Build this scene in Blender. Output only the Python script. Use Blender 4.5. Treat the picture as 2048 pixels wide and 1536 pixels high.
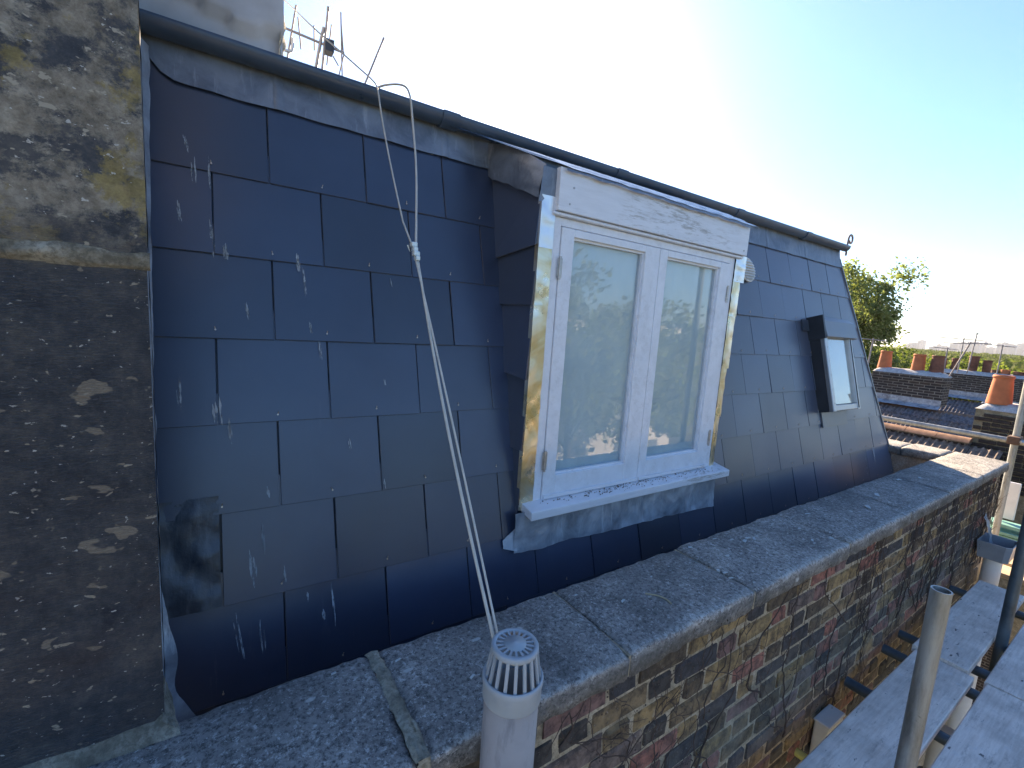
import bpy, bmesh, math, random
from mathutils import Vector, Matrix, noise as mn

# ------------------------------------------------------------------ scene, camera, light
scene = bpy.context.scene
for o in list(bpy.data.objects):
    bpy.data.objects.remove(o)
R = math.radians
cam_d = bpy.data.cameras.new('camera')
cam = bpy.data.objects.new('camera', cam_d)
scene.collection.objects.link(cam)
cam_d.sensor_width = 36.0
cam_d.lens = 916.677 / 2048 * 36.0
cam_d.clip_start = 0.02
cam_d.clip_end = 20000
cr = Vector((0.83124661, -0.55199973, 0.06576751))
cu = Vector((0.01977699, 0.14759743, 0.98884977))
cb = Vector((-0.55555192, -0.82067734, 0.13360676))
cm = Matrix((cr, cu, cb)).transposed().to_4x4()
cm.translation = Vector((-0.17653, -1.37598, 0.81902))
cam.matrix_world = cm
scene.camera = cam

SUN_EL, SUN_AZ = 26.0, 32.0          # azimuth from +Y towards +X
world = bpy.data.worlds.new('World')
scene.world = world
world.use_nodes = True
wnt = world.node_tree
sky = wnt.nodes.new('ShaderNodeTexSky')
sky.sky_type = 'NISHITA'
sky.sun_disc = False
sky.sun_elevation = R(SUN_EL)
sky.sun_rotation = R(SUN_AZ)
sky.altitude = 30
sky.air_density = 1.0
sky.dust_density = 0.55
sky.ozone_density = 6.0
bg = wnt.nodes['Background']
bg.inputs['Strength'].default_value = 0.062
wnt.links.new(sky.outputs[0], bg.inputs['Color'])

sd = bpy.data.lights.new('sun', 'SUN')
sd.energy = 5.0
sd.angle = R(0.55)
sd.color = (1.0, 0.77, 0.52)
sun = bpy.data.objects.new('sun', sd)
scene.collection.objects.link(sun)
sdir = Vector((math.sin(R(SUN_AZ)) * math.cos(R(SUN_EL)), math.cos(R(SUN_AZ)) * math.cos(R(SUN_EL)), math.sin(R(SUN_EL))))
sun.rotation_euler = sdir.to_track_quat('Z', 'Y').to_euler()
sun.location = (0, 0, 30)

vs = scene.view_settings
vs.view_transform = 'Standard'
vs.look = 'None'
vs.exposure = 2.3
vs.gamma = 1.0
vs.use_curve_mapping = False
scene.render.engine = 'CYCLES'
scene.cycles.use_denoising = True
scene.cycles.max_bounces = 8
scene.cycles.diffuse_bounces = 4
scene.cycles.glossy_bounces = 4
scene.cycles.transparent_max_bounces = 24
scene.cycles.sample_clamp_indirect = 8.0
C = scene.collection


# ------------------------------------------------------------------ object helpers
def link(name, me, mat=None, parent=None):
    o = bpy.data.objects.new(name, me)
    C.objects.link(o)
    if mat is not None and me is not None and not me.materials:
        me.materials.append(mat)
    if parent is not None:
        o.parent = parent
        o.matrix_parent_inverse = parent.matrix_world.inverted()
    return o


def tag(o, label=None, cat=None, group=None, kind=None):
    if label: o['label'] = label
    if cat: o['category'] = cat
    if group: o['group'] = group
    if kind: o['kind'] = kind
    return o


def thing(name, label, cat, loc=(0, 0, 0), group=None):
    o = bpy.data.objects.new(name, None)
    C.objects.link(o)
    o.empty_display_size = 0.1
    o.location = loc
    o.matrix_world = Matrix.Translation(loc)
    return tag(o, label, cat, group, 'thing')


class MB:
    """collects polygons; build() links them as one mesh object"""
    def __init__(s):
        s.v, s.f, s.sm = [], [], []

    def add(s, vs_, fs, smooth=False):
        n = len(s.v)
        s.v += [tuple(p) for p in vs_]
        for f in fs:
            s.f.append([i + n for i in f])
            s.sm.append(smooth)
        return s

    def box(s, x0, x1, y0, y1, z0, z1):
        return s.add([(x, y, z) for z in (z0, z1) for y in (y0, y1) for x in (x0, x1)],
                     [(0, 2, 3, 1), (4, 5, 7, 6), (0, 1, 5, 4), (2, 6, 7, 3), (0, 4, 6, 2), (1, 3, 7, 5)])

    def prism(s, poly, d):
        """closed polygon (list of 3d points) extruded by vector d"""
        n = len(poly)
        a = [Vector(p) for p in poly]
        b = [p + Vector(d) for p in a]
        fs = [tuple(range(n))[::-1], tuple(range(n, 2 * n))]
        fs += [(i, (i + 1) % n, n + (i + 1) % n, n + i) for i in range(n)]
        return s.add(a + b, fs)

    def tube(s, pts, r, n=8, caps=True, r1=None):
        pts = [Vector(p) for p in pts]
        m = len(pts)
        rings = []
        prev = None
        for i, p in enumerate(pts):
            t = (pts[min(i + 1, m - 1)] - pts[max(i - 1, 0)]).normalized()
            if prev is None:
                a = Vector((0, 0, 1)) if abs(t.z) < 0.9 else Vector((1, 0, 0))
                u = t.cross(a).normalized()
            else:
                u = (prev - t * prev.dot(t)).normalized()
            prev = u
            w = t.cross(u)
            rr = r if r1 is None else r + (r1 - r) * i / max(m - 1, 1)
            rings.append([p + (u * math.cos(2 * math.pi * k / n) + w * math.sin(2 * math.pi * k / n)) * rr for k in range(n)])
        vs_ = [q for rg in rings for q in rg]
        fs = [(i * n + k, i * n + (k + 1) % n, (i + 1) * n + (k + 1) % n, (i + 1) * n + k) for i in range(m - 1) for k in range(n)]
        s.add(vs_, fs, True)
        if caps:
            s.add(rings[0], [tuple(range(n))[::-1]])
            s.add(rings[-1], [tuple(range(n))])
        return s

    def lathe(s, c, prof, n=24, closed=False):
        """profile (r,z) about vertical axis at c"""
        c = Vector(c)
        vs_ = [c + Vector((r * math.cos(2 * math.pi * k / n), r * math.sin(2 * math.pi * k / n), z)) for r, z in prof for k in range(n)]
        m = len(prof)
        fs = [(i * n + k, i * n + (k + 1) % n, (i + 1) * n + (k + 1) % n, (i + 1) * n + k) for i in range(m - 1) for k in range(n)]
        if closed:
            fs += [((m - 1) * n + k, (m - 1) * n + (k + 1) % n, (k + 1) % n, k) for k in range(n)]
        return s.add(vs_, fs, True)

    def grid(s, fn, nu, nv, smooth=True):
        vs_ = [fn(i / nu, j / nv) for j in range(nv + 1) for i in range(nu + 1)]
        fs = [(j * (nu + 1) + i, j * (nu + 1) + i + 1, (j + 1) * (nu + 1) + i + 1, (j + 1) * (nu + 1) + i) for j in range(nv) for i in range(nu)]
        return s.add(vs_, fs, smooth)

    def mesh(s, name):
        me = bpy.data.meshes.new(name)
        me.from_pydata(s.v, [], s.f)
        me.polygons.foreach_set('use_smooth', s.sm)
        me.update()
        return me

    def build(s, name, mat, parent=None, bevel=0.0, seg=1, merge=False):
        me = s.mesh(name)
        if bevel or merge:
            bm = bmesh.new()
            bm.from_mesh(me)
            if merge:
                bmesh.ops.remove_doubles(bm, verts=bm.verts, dist=1e-5)
            if bevel:
                es = [e for e in bm.edges if len(e.link_faces) == 2 and e.calc_face_angle(0) > 0.6]
                bmesh.ops.bevel(bm, geom=es, offset=bevel, segments=seg, affect='EDGES', profile=0.6)
            bmesh.ops.recalc_face_normals(bm, faces=bm.faces)
            bm.to_mesh(me)
            bm.free()
        return link(name, me, mat, parent)


def spline(pts, k=8):
    pts = [Vector(p) for p in pts]
    out = []
    for i in range(len(pts) - 1):
        p0, p1, p2, p3 = pts[max(i - 1, 0)], pts[i], pts[i + 1], pts[min(i + 2, len(pts) - 1)]
        for j in range(k):
            t = j / k
            out.append(0.5 * ((2 * p1) + (p2 - p0) * t + (2 * p0 - 5 * p1 + 4 * p2 - p3) * t * t + (3 * p1 - p0 - 3 * p2 + p3) * t ** 3))
    return out + [pts[-1]]


def nz(x, y=0.0, z=0.0, s=1.0):
    return mn.noise(Vector((x * s, y * s, z * s)))


# ------------------------------------------------------------------ materials
class G:
    def __init__(s, name, rough=0.7, spec=0.5, metal=0.0):
        s.m = bpy.data.materials.new(name)
        s.m.use_nodes = True
        s.t = s.m.node_tree
        s.b = s.t.nodes['Principled BSDF']
        s.set('Roughness', rough)
        s.set('Specular IOR Level', spec)
        s.set('Metallic', metal)
        s.tc = s.t.nodes.new('ShaderNodeTexCoord')
        s.co = s.tc.outputs['Object']
        s._rnd = None

    def put(s, sock, v):
        if isinstance(v, bpy.types.NodeSocket):
            s.t.links.new(v, sock)
        elif isinstance(v, (tuple, list)) and len(v) == 3 and sock.type == 'RGBA':
            sock.default_value = (*v, 1)
        else:
            sock.default_value = v

    def set(s, n, v):
        s.put(s.b.inputs[n], v)

    def rnd(s):
        if s._rnd is None:
            s._rnd = s.t.nodes.new('ShaderNodeObjectInfo').outputs['Random']
        return s._rnd

    def map(s, sc=(1, 1, 1), rot=(0, 0, 0), vec=None, loc=(0, 0, 0)):
        n = s.t.nodes.new('ShaderNodeMapping')
        n.inputs['Scale'].default_value = sc
        n.inputs['Rotation'].default_value = rot
        s.put(n.inputs['Location'], loc)
        s.put(n.inputs['Vector'], vec or s.co)
        return n.outputs[0]

    def noise(s, scale, detail=4, rough=0.55, vec=None, dist=0.0):
        n = s.t.nodes.new('ShaderNodeTexNoise')
        n.inputs['Scale'].default_value = scale
        n.inputs['Detail'].default_value = detail
        n.inputs['Roughness'].default_value = rough
        n.inputs['Distortion'].default_value = dist
        s.put(n.inputs['Vector'], vec or s.co)
        return n.outputs[0]

    def voro(s, scale, vec=None, feat='F1', out='Distance', rnd=1.0):
        n = s.t.nodes.new('ShaderNodeTexVoronoi')
        n.feature = feat
        n.inputs['Scale'].default_value = scale
        n.inputs['Randomness'].default_value = rnd
        s.put(n.inputs['Vector'], vec or s.co)
        return n.outputs[out]

    def wave(s, scale, dist=0.0, vec=None, dirn='X', dscale=1.0):
        n = s.t.nodes.new('ShaderNodeTexWave')
        n.bands_direction = dirn
        n.inputs['Scale'].default_value = scale
        n.inputs['Distortion'].default_value = dist
        n.inputs['Detail Scale'].default_value = dscale
        s.put(n.inputs['Vector'], vec or s.co)
        return n.outputs['Fac']

    def ramp(s, fac, stops, interp='LINEAR'):
        n = s.t.nodes.new('ShaderNodeValToRGB')
        n.color_ramp.interpolation = interp
        e = n.color_ramp.elements
        while len(e) < len(stops):
            e.new(0.5)
        for el, (p, c) in zip(e, stops):
            el.position = p
            el.color = (c, c, c, 1) if isinstance(c, (int, float)) else (*c, 1)
        s.put(n.inputs[0], fac)
        return n.outputs[0]

    def mix(s, fac, a, b, mode='MIX'):
        n = s.t.nodes.new('ShaderNodeMix')
        n.data_type = 'RGBA'
        n.blend_type = mode
        s.put(n.inputs['Factor'], fac)
        s.put(n.inputs[6], a)
        s.put(n.inputs[7], b)
        return n.outputs[2]

    def math(s, op, a, b=0.0, clamp=False):
        n = s.t.nodes.new('ShaderNodeMath')
        n.operation = op
        n.use_clamp = clamp
        s.put(n.inputs[0], a)
        s.put(n.inputs[1], b)
        return n.outputs[0]

    def sep(s, vec=None):
        n = s.t.nodes.new('ShaderNodeSeparateXYZ')
        s.put(n.inputs[0], vec or s.co)
        return n.outputs

    def rng(s, v, a, b, c=0.0, d=1.0):
        n = s.t.nodes.new('ShaderNodeMapRange')
        s.put(n.inputs[0], v)
        for i, q in enumerate((a, b, c, d)):
            n.inputs[i + 1].default_value = q
        return n.outputs[0]

    def bump(s, h, strength=0.3, dist=0.01):
        n = s.t.nodes.new('ShaderNodeBump')
        n.inputs['Strength'].default_value = strength
        n.inputs['Distance'].default_value = dist
        s.put(n.inputs['Height'], h)
        s.t.links.new(n.outputs[0], s.b.inputs['Normal'])
        return s

    def col(s, c):
        s.set('Base Color', c)
        return s


def plain(name, c, rough=0.6, spec=0.5, metal=0.0, var=0.15, scale=8.0):
    g = G(name, rough, spec, metal)
    n = g.noise(scale, 5, 0.6)
    dark = tuple(x * (1 - var) for x in c)
    lite = tuple(min(1, x * (1 + var)) for x in c)
    g.col(g.ramp(n, [(0.3, dark), (0.7, lite)]))
    g.set('Roughness', g.rng(n, 0.3, 0.7, max(0.02, rough - 0.07), min(1, rough + 0.07)))
    return g


def m_slate():
    g = G('slate', 0.36, 1.0)
    n = g.noise(5, 4, 0.6)
    base = g.ramp(n, [(0.3, (0.015, 0.026, 0.060)), (0.7, (0.021, 0.035, 0.074))])
    v = g.rng(g.rnd(), 0, 1, 0.70, 1.35)
    base = g.mix(1.0, base, v, 'MULTIPLY')
    # dusty lime wash, faint vertical streaks
    st = g.noise(6, 5, 0.7, g.map((9, 1.2, 0.9)))
    patch = g.noise(1.7, 3, 0.5)
    f = g.math('MULTIPLY', g.ramp(st, [(0.60, 0), (0.80, 1)]), g.ramp(patch, [(0.48, 0), (0.66, 0.30)]))
    base = g.mix(f, base, (0.22, 0.24, 0.27))
    g.col(base)
    g.set('Roughness', g.rng(g.noise(3, 3, 0.5), 0.3, 0.7, 0.30, 0.38))
    g.set('Sheen Weight', 0.45)
    g.set('Sheen Roughness', 0.45)
    g.set('Sheen Tint', (0.8, 0.88, 1.0))
    g.bump(g.noise(130, 5, 0.7, g.map((1, 1, 3))), 0.10, 0.002)
    return g.m


def m_lead(name='lead', lite=(0.20, 0.225, 0.26), dark=(0.07, 0.08, 0.10), rough=0.42, white=0.35):
    g = G(name, rough, 0.6)
    n = g.noise(7, 6, 0.65, dist=0.6)
    c = g.ramp(n, [(0.3, dark), (0.62, lite)])
    st = g.noise(7, 5, 0.7, g.map((6, 2, 0.7)))
    c = g.mix(g.ramp(st, [(0.56, 0), (0.75, white)]), c, (0.55, 0.60, 0.66))
    g.col(c)
    g.set('Metallic', 0.25)
    g.set('Roughness', g.rng(n, 0.3, 0.7, rough - 0.08, rough + 0.14))
    g.bump(g.noise(18, 4, 0.6), 0.35, 0.006)
    return g.m


def m_stone():
    """grimy tooled sandstone with lichen, more of it high up"""
    g = G('stone', 0.9, 0.25)
    zz = g.sep()['Z']
    hi = g.rng(g.math('ADD', zz, g.math('MULTIPLY', g.noise(9, 4, 0.6), 0.10)), 0.90, 1.00)
    n1 = g.noise(13, 9, 0.74, dist=0.1)
    base = g.ramp(n1, [(0.30, (0.034, 0.038, 0.048)), (0.50, (0.070, 0.074, 0.084)), (0.70, (0.14, 0.13, 0.12))])
    fine = g.noise(75, 6, 0.8)
    base = g.mix(g.ramp(fine, [(0.48, 0), (0.72, 0.55)]), base, (0.17, 0.155, 0.135))
    # tan weathering of the upper stone
    n2 = g.noise(12, 10, 0.78, g.map((1, 1, 1.3)), 0.1)
    tan = g.ramp(g.noise(34, 7, 0.78), [(0.30, (0.11, 0.09, 0.07)), (0.5, (0.27, 0.235, 0.185)), (0.72, (0.48, 0.43, 0.35))])
    base = g.mix(g.math('MULTIPLY', g.ramp(n2, [(0.45, 0), (0.53, 0.95)]), hi), base, tan)
    # ochre lichen
    n3 = g.noise(11.0, 9, 0.72, vec=g.map(loc=(3.1, 0, 7.7)), dist=0.1)
    och = g.ramp(g.noise(60, 5, 0.75), [(0.3, (0.16, 0.12, 0.045)), (0.7, (0.42, 0.33, 0.13))])
    base = g.mix(g.math('MULTIPLY', g.ramp(n3, [(0.525, 0), (0.585, 0.75)]), hi), base, och)
    # pale lichen flakes of uneven outline and very different size
    for sc, off, thr, amt, col in ((17, 1.0, 0.655, 0.75, (0.33, 0.28, 0.215)), (36, 5.0, 0.66, 0.9, (0.44, 0.39, 0.31)), (80, 9.0, 0.675, 0.95, (0.56, 0.54, 0.50))):
        v = g.noise(sc, 3, 0.55, g.map((1, 1, 1.5), loc=(off, off, off)), 0.3)
        base = g.mix(g.ramp(v, [(thr, 0), (thr + 0.025, amt)]), base, col)
    red = g.math('MULTIPLY', g.ramp(g.noise(5, 6, 0.65, g.map((1, 1, 2.5), loc=(0, 0, 2))), [(0.45, 0), (0.7, 0.45)]), g.rng(zz, 0.7, 0.2))
    base = g.mix(red, base, (0.080, 0.055, 0.048))
    # darker colour in the tooling grooves of the lower stone
    tool = g.wave(84, 8.0, g.map((0.35, 1, 1)), 'Z', 3.0)
    groove = g.math('MULTIPLY', g.rng(tool, 0.0, 0.5, 0.55, 0.0), g.rng(zz, 0.98, 0.85, 0.0, 0.45))
    base = g.mix(groove, base, (0.018, 0.020, 0.026))
    g.col(base)
    h = g.math('ADD', g.math('MULTIPLY', tool, g.rng(zz, 0.98, 0.80, 0.0, 0.35)), g.math('MULTIPLY', g.noise(34, 9, 0.8), 1.0))
    g.bump(h, 0.8, 0.008)
    return g.m


def m_coping():
    g = G('coping_stone', 0.88, 0.3)
    p = g.noise(5.5, 9, 0.76, dist=0.2)
    base = g.ramp(p, [(0.30, (0.15, 0.145, 0.14)), (0.5, (0.31, 0.30, 0.285)), (0.70, (0.47, 0.455, 0.43))])
    gr = g.noise(90, 4, 0.85)
    base = g.mix(g.ramp(gr, [(0.38, 0.88), (0.53, 0)]), base, (0.055, 0.057, 0.062))
    gr2 = g.noise(66, 4, 0.9, g.map(loc=(4, 2, 1)))
    base = g.mix(g.ramp(gr2, [(0.54, 0), (0.64, 0.78)]), base, (0.68, 0.68, 0.67))
    big = g.noise(1.9, 6, 0.7, g.map(loc=(6, 3, 0)), 0.3)
    base = g.mix(g.ramp(big, [(0.36, 0.55), (0.55, 0)]), base, (0.085, 0.085, 0.085))
    # white crust on the weathered outer arris
    s = g.sep()
    e = g.math('MULTIPLY', g.rng(s['Y'], -0.655, -0.683), g.rng(s['Z'], -0.018, -0.003))
    e = g.math('MULTIPLY', e, g.ramp(g.noise(55, 6, 0.8), [(0.45, 0), (0.60, 1)]))
    base = g.mix(g.math('MULTIPLY', e, 0.8), base, (0.60, 0.62, 0.60))
    # darker brown-grey mottle on the faces below the top
    w = g.math('MULTIPLY', g.rng(s['Z'], -0.012, -0.03), g.ramp(g.noise(9, 6, 0.7), [(0.35, 0.2), (0.65, 0.9)]))
    base = g.mix(w, base, g.ramp(g.noise(70, 4, 0.7), [(0.3, (0.045, 0.045, 0.042)), (0.7, (0.15, 0.145, 0.13))]))
    # droppings and lime spots
    v = g.voro(6.5, g.map((1, 2.2, 1), loc=(2.2, 1.4, 0)))
    v = g.math('ADD', v, g.math('MULTIPLY', g.math('SUBTRACT', g.noise(38, 4, 0.7), 0.5), 0.16))
    base = g.mix(g.ramp(v, [(0.060, 0.75), (0.095, 0)]), base, (0.58, 0.60, 0.59))
    g.col(base)
    h = g.math('ADD', g.noise(150, 4, 0.8), g.math('MULTIPLY', g.noise(22, 4, 0.6), 1.2))
    g.bump(h, 0.8, 0.006)
    return g.m


def m_brick():
    g = G('brick', 0.9, 0.2)
    c = g.ramp(g.rnd(), [(0.0, (0.075, 0.075, 0.082)), (0.16, (0.15, 0.115, 0.075)), (0.30, (0.38, 0.27, 0.13)),
                         (0.46, (0.27, 0.20, 0.115)), (0.58, (0.22, 0.17, 0.15)), (0.70, (0.38, 0.17, 0.13)), (0.84, (0.26, 0.16, 0.145)), (0.93, (0.09, 0.082, 0.075))], 'CONSTANT')
    gm = g.t.nodes.new('ShaderNodeNewGeometry').outputs['Position']
    n = g.noise(24, 6, 0.72, gm)
    c = g.mix(g.ramp(n, [(0.38, 0.75), (0.60, 0)]), c, (0.030, 0.028, 0.030))
    n2 = g.noise(9, 6, 0.7, gm, 0.5)
    z = g.sep(gm)['Z']
    bloom = g.math('MULTIPLY', g.ramp(n2, [(0.38, 0), (0.62, 0.75)]), g.rng(z, -0.25, -0.60, 0.05, 0.55))
    c = g.mix(bloom, c, (0.30, 0.27, 0.225))
    sm = g.noise(8, 9, 0.74, g.map(loc=(3, 1, 4), vec=gm))
    c = g.mix(g.ramp(sm, [(0.65, 0), (0.70, 0.7)]), c, g.ramp(g.noise(50, 4, 0.7, gm), [(0.3, (0.34, 0.29, 0.21)), (0.7, (0.56, 0.50, 0.38))]))
    sp = g.noise(110, 3, 0.8, gm)
    c = g.mix(g.ramp(sp, [(0.62, 0), (0.74, 0.6)]), c, (0.42, 0.41, 0.38))
    g.col(c)
    g.bump(g.math('ADD', g.noise(70, 6, 0.75, gm), g.noise(16, 3, 0.6, gm)), 0.8, 0.007)
    return g.m


def m_mortar(name='mortar', c0=(0.40, 0.345, 0.25), c1=(0.60, 0.53, 0.40)):
    g = G(name, 0.95, 0.2)
    n = g.noise(14, 7, 0.72)
    c = g.ramp(n, [(0.28, tuple(x * 0.55 for x in c0)), (0.45, c0), (0.68, c1)])
    c = g.mix(g.ramp(g.noise(90, 3, 0.8), [(0.4, 0.55), (0.55, 0)]), c, tuple(x * 0.45 for x in c0))
    g.col(c)
    g.bump(g.noise(60, 6, 0.75), 0.8, 0.008)
    return g.m


def m_brickwall(name, dark=(0.035, 0.032, 0.034), mid=(0.085, 0.062, 0.052), mort=(0.26, 0.235, 0.20)):
    """far brickwork whose bricks are too small to build; x,y,z object coords -> (y,z)"""
    g = G(name, 0.95, 0.2)
    v = g.t.nodes.new('ShaderNodeCombineXYZ')
    s = g.sep()
    g.put(v.inputs[0], g.math('ADD', s['Y'], s['X']))
    g.put(v.inputs[1], s['Z'])
    b = g.t.nodes.new('ShaderNodeTexBrick')
    b.inputs['Scale'].default_value = 1.0
    b.inputs['Brick Width'].default_value = 0.235
    b.inputs['Row Height'].default_value = 0.075
    b.inputs['Mortar Size'].default_value = 0.010
    b.inputs['Color1'].default_value = (*dark, 1)
    b.inputs['Color2'].default_value = (*mid, 1)
    b.inputs['Mortar'].default_value = (*mort, 1)
    g.put(b.inputs['Vector'], v.outputs[0])
    c = g.mix(g.ramp(g.noise(5, 5, 0.7), [(0.4, 0.5), (0.65, 0)]), b.outputs['Color'], (0.035, 0.032, 0.03))
    g.col(c)
    g.bump(b.outputs['Fac'], -0.5, 0.01)
    return g.m


def m_paint(name='white_paint', c=(0.72, 0.76, 0.83), dirt=0.3, grain=(1, 1, 1)):
    g = G(name, 0.42, 0.5)
    n = g.noise(11, 7, 0.72, g.map(grain))
    base = g.ramp(n, [(0.25, tuple(x * 0.86 for x in c)), (0.6, c)])
    w = g.noise(26, 8, 0.8, g.map(grain, loc=(1.3, 0.4, 2.0)))
    p = g.noise(3.5, 3, 0.5, g.map(loc=(5, 1, 2)))
    f = g.math('MULTIPLY', g.ramp(w, [(0.50, 0), (0.60, dirt)]), g.ramp(p, [(0.42, 0.04), (0.58, 1 if dirt > .6 else .5)]))
    base = g.mix(f, base, (0.23, 0.22, 0.20))
    g.col(base)
    g.bump(n, 0.15, 0.003)
    return g.m


def m_trim():
    g = G('metal_trim', 0.30, 0.5, 0.85)
    s = g.sep()
    n = g.noise(5, 4, 0.6, dist=0.8)
    c = g.ramp(n, [(0.32, (0.82, 0.81, 0.78)), (0.50, (0.76, 0.70, 0.54)), (0.62, (0.64, 0.52, 0.30)), (0.75, (0.76, 0.74, 0.69))])
    g.col(c)
    g.set('Roughness', g.rng(g.noise(9, 3), 0.3, 0.7, 0.22, 0.42))
    g.bump(g.noise(9, 3, 0.5), 0.4, 0.012)
    return g.m


def m_board(name='scaffold_board', c0=(0.62, 0.54, 0.475), c1=(0.86, 0.78, 0.71), ax='X'):
    g = G(name, 0.85, 0.25)
    sc = (1.2, 14, 14) if ax == 'X' else (14, 1.2, 14)
    gm = g.t.nodes.new('ShaderNodeNewGeometry').outputs['Position']
    n = g.noise(6, 7, 0.7, g.map(sc, vec=gm))
    c = g.ramp(n, [(0.25, c0), (0.62, c1)])
    p = g.noise(4, 5, 0.65, gm)
    c = g.mix(g.ramp(p, [(0.35, 0.45), (0.6, 0)]), c, (0.22, 0.19, 0.17))
    d = g.voro(11, g.map((0.6, 1.6, 1), (0, 0, 0.7), vec=gm))
    d = g.math('ADD', d, g.math('MULTIPLY', g.math('SUBTRACT', g.noise(60, 4, 0.7, gm), 0.5), 0.25))
    c = g.mix(g.ramp(d, [(0.05, 0.85), (0.085, 0)]), c, (0.05, 0.05, 0.055))
    k1 = g.noise(34, 3, 0.6, g.map((.55, 1.3, 1), (0, 0, .6), vec=gm))
    c = g.mix(g.ramp(k1, [(0.68, 0), (0.73, 0.85)]), c, (0.07, 0.07, 0.08))
    k2 = g.noise(16, 7, 0.8, g.map((.4, 2, 1), vec=gm, loc=(7, 2, 1)))
    c = g.mix(g.ramp(k2, [(0.54, 0), (0.68, 0.5)]), c, (0.20, 0.17, 0.15))
    w = g.noise(14, 6, 0.75, g.map(loc=(3, 3, 0), vec=gm))
    c = g.mix(g.ramp(w, [(0.60, 0), (0.72, 0.7)]), c, (0.62, 0.62, 0.63))
    g.col(c)
    g.bump(n, 0.4, 0.004)
    return g.m


def m_galv():
    g = G('galvanised_tube', 0.48, 0.5, 0.55)
    n = g.noise(9, 7, 0.7, g.map((3, 3, 0.6)))
    c = g.ramp(n, [(0.3, (0.17, 0.18, 0.18)), (0.6, (0.38, 0.40, 0.40))])
    c = g.mix(g.ramp(g.noise(4, 4, 0.6), [(0.5, 0), (0.66, 0.6)]), c, (0.40, 0.38, 0.31))
    d = g.noise(15, 6, 0.75, g.map(loc=(8, 1, 3)))
    c = g.mix(g.ramp(d, [(0.60, 0), (0.68, 0.8)]), c, (0.05, 0.05, 0.055))
    g.col(c)
    g.set('Roughness', g.rng(n, 0.3, 0.7, 0.36, 0.6))
    return g.m


def m_leaf(name, c0, c1):
    g = G(name, 0.75, 0.08)
    gm = g.t.nodes.new('ShaderNodeNewGeometry').outputs['Position']
    c = g.ramp(g.noise(1.1, 4, 0.6, gm), [(0.3, c0), (0.7, c1)])
    g.col(c)
    tr = g.t.nodes.new('ShaderNodeBsdfTranslucent')
    g.put(tr.inputs['Color'], g.mix(1.0, c, (1.6, 1.8, 0.9), 'MULTIPLY'))
    mx = g.t.nodes.new('ShaderNodeMixShader')
    mx.inputs[0].default_value = 0.45
    g.t.links.new(g.b.outputs[0], mx.inputs[1])
    g.t.links.new(tr.outputs[0], mx.inputs[2])
    g.t.links.new(mx.outputs[0], g.t.nodes['Material Output'].inputs['Surface'])
    return g.m


def m_glass(name, tint=(0.96, 0.97, 0.97), ior=1.5):
    """architectural pane: fresnel mirror over clear transparency"""
    g = G(name)
    fr = g.t.nodes.new('ShaderNodeFresnel')
    fr.inputs['IOR'].default_value = ior
    gl = g.t.nodes.new('ShaderNodeBsdfGlossy')
    gl.inputs['Roughness'].default_value = 0.022
    nb = g.t.nodes.new('ShaderNodeBump')
    nb.inputs['Strength'].default_value = 0.03
    nb.inputs['Distance'].default_value = 0.004
    g.put(nb.inputs['Height'], g.noise(4, 2, 0.5))
    g.t.links.new(nb.outputs[0], gl.inputs['Normal'])
    tr = g.t.nodes.new('ShaderNodeBsdfTransparent')
    tr.inputs['Color'].default_value = (*tint, 1)
    mx = g.t.nodes.new('ShaderNodeMixShader')
    bf = g.t.nodes.new('ShaderNodeNewGeometry').outputs['Backfacing']
    g.put(mx.inputs[0], g.math('MULTIPLY', g.math('MULTIPLY', fr.outputs[0], 2.6, True), g.math('SUBTRACT', 1.0, bf)))
    g.t.links.new(tr.outputs[0], mx.inputs[1])
    g.t.links.new(gl.outputs[0], mx.inputs[2])
    g.t.links.new(mx.outputs[0], g.t.nodes['Material Output'].inputs['Surface'])
    return g.m


def m_tile(name, c0, c1, c2):
    g = G(name, 0.85, 0.3)
    gm = g.t.nodes.new('ShaderNodeNewGeometry').outputs['Position']
    c = g.ramp(g.rnd(), [(0.0, c0), (0.55, c1), (1.0, c2)])
    n = g.noise(12, 6, 0.7, gm)
    c = g.mix(g.ramp(n, [(0.38, 0.7), (0.62, 0)]), c, (0.03, 0.028, 0.028))
    c = g.mix(g.ramp(g.noise(20, 5, 0.7, g.map(loc=(2, 5, 1), vec=gm)), [(0.55, 0), (0.70, 0.5)]), c, (0.30, 0.29, 0.25))
    g.col(c)
    g.bump(n, 0.5, 0.01)
    return g.m


M = {}
M['slate'] = m_slate()
M['lead'] = m_lead('lead', (0.215, 0.255, 0.315), (0.095, 0.115, 0.15), 0.42, 0.4)
M['lead_dark'] = m_lead('dark_lead', (0.075, 0.09, 0.115), (0.036, 0.044, 0.06), 0.34, 0.12)
M['lead_pale'] = m_lead('pale_lead', (0.40, 0.44, 0.50), (0.14, 0.155, 0.185), 0.40, 0.95)
M['stone'] = m_stone()
M['coping'] = m_coping()
M['brick'] = m_brick()
M['mortar'] = m_mortar()
M['mortar_pale'] = m_mortar('pale_mortar', (0.30, 0.28, 0.22), (0.52, 0.50, 0.42))
M['mortar_grey'] = m_mortar('grey_render', (0.42, 0.425, 0.43), (0.60, 0.61, 0.62))
M['render_tan'] = m_mortar('tan_render', (0.30, 0.26, 0.21), (0.46, 0.42, 0.36))
M['brick_dark'] = m_brickwall('dark_brickwork')
M['paint'] = m_paint(grain=(1, 1, 1))
M['paint_worn'] = m_paint('worn_white_paint', (0.70, 0.73, 0.79), 0.7, (0.35, 1, 2.6))
M['trim'] = m_trim()
M['zinc'] = plain('bright_zinc', (0.78, 0.80, 0.82), 0.33, 0.5, 0.7, 0.08).m
M['board'] = m_board()
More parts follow.
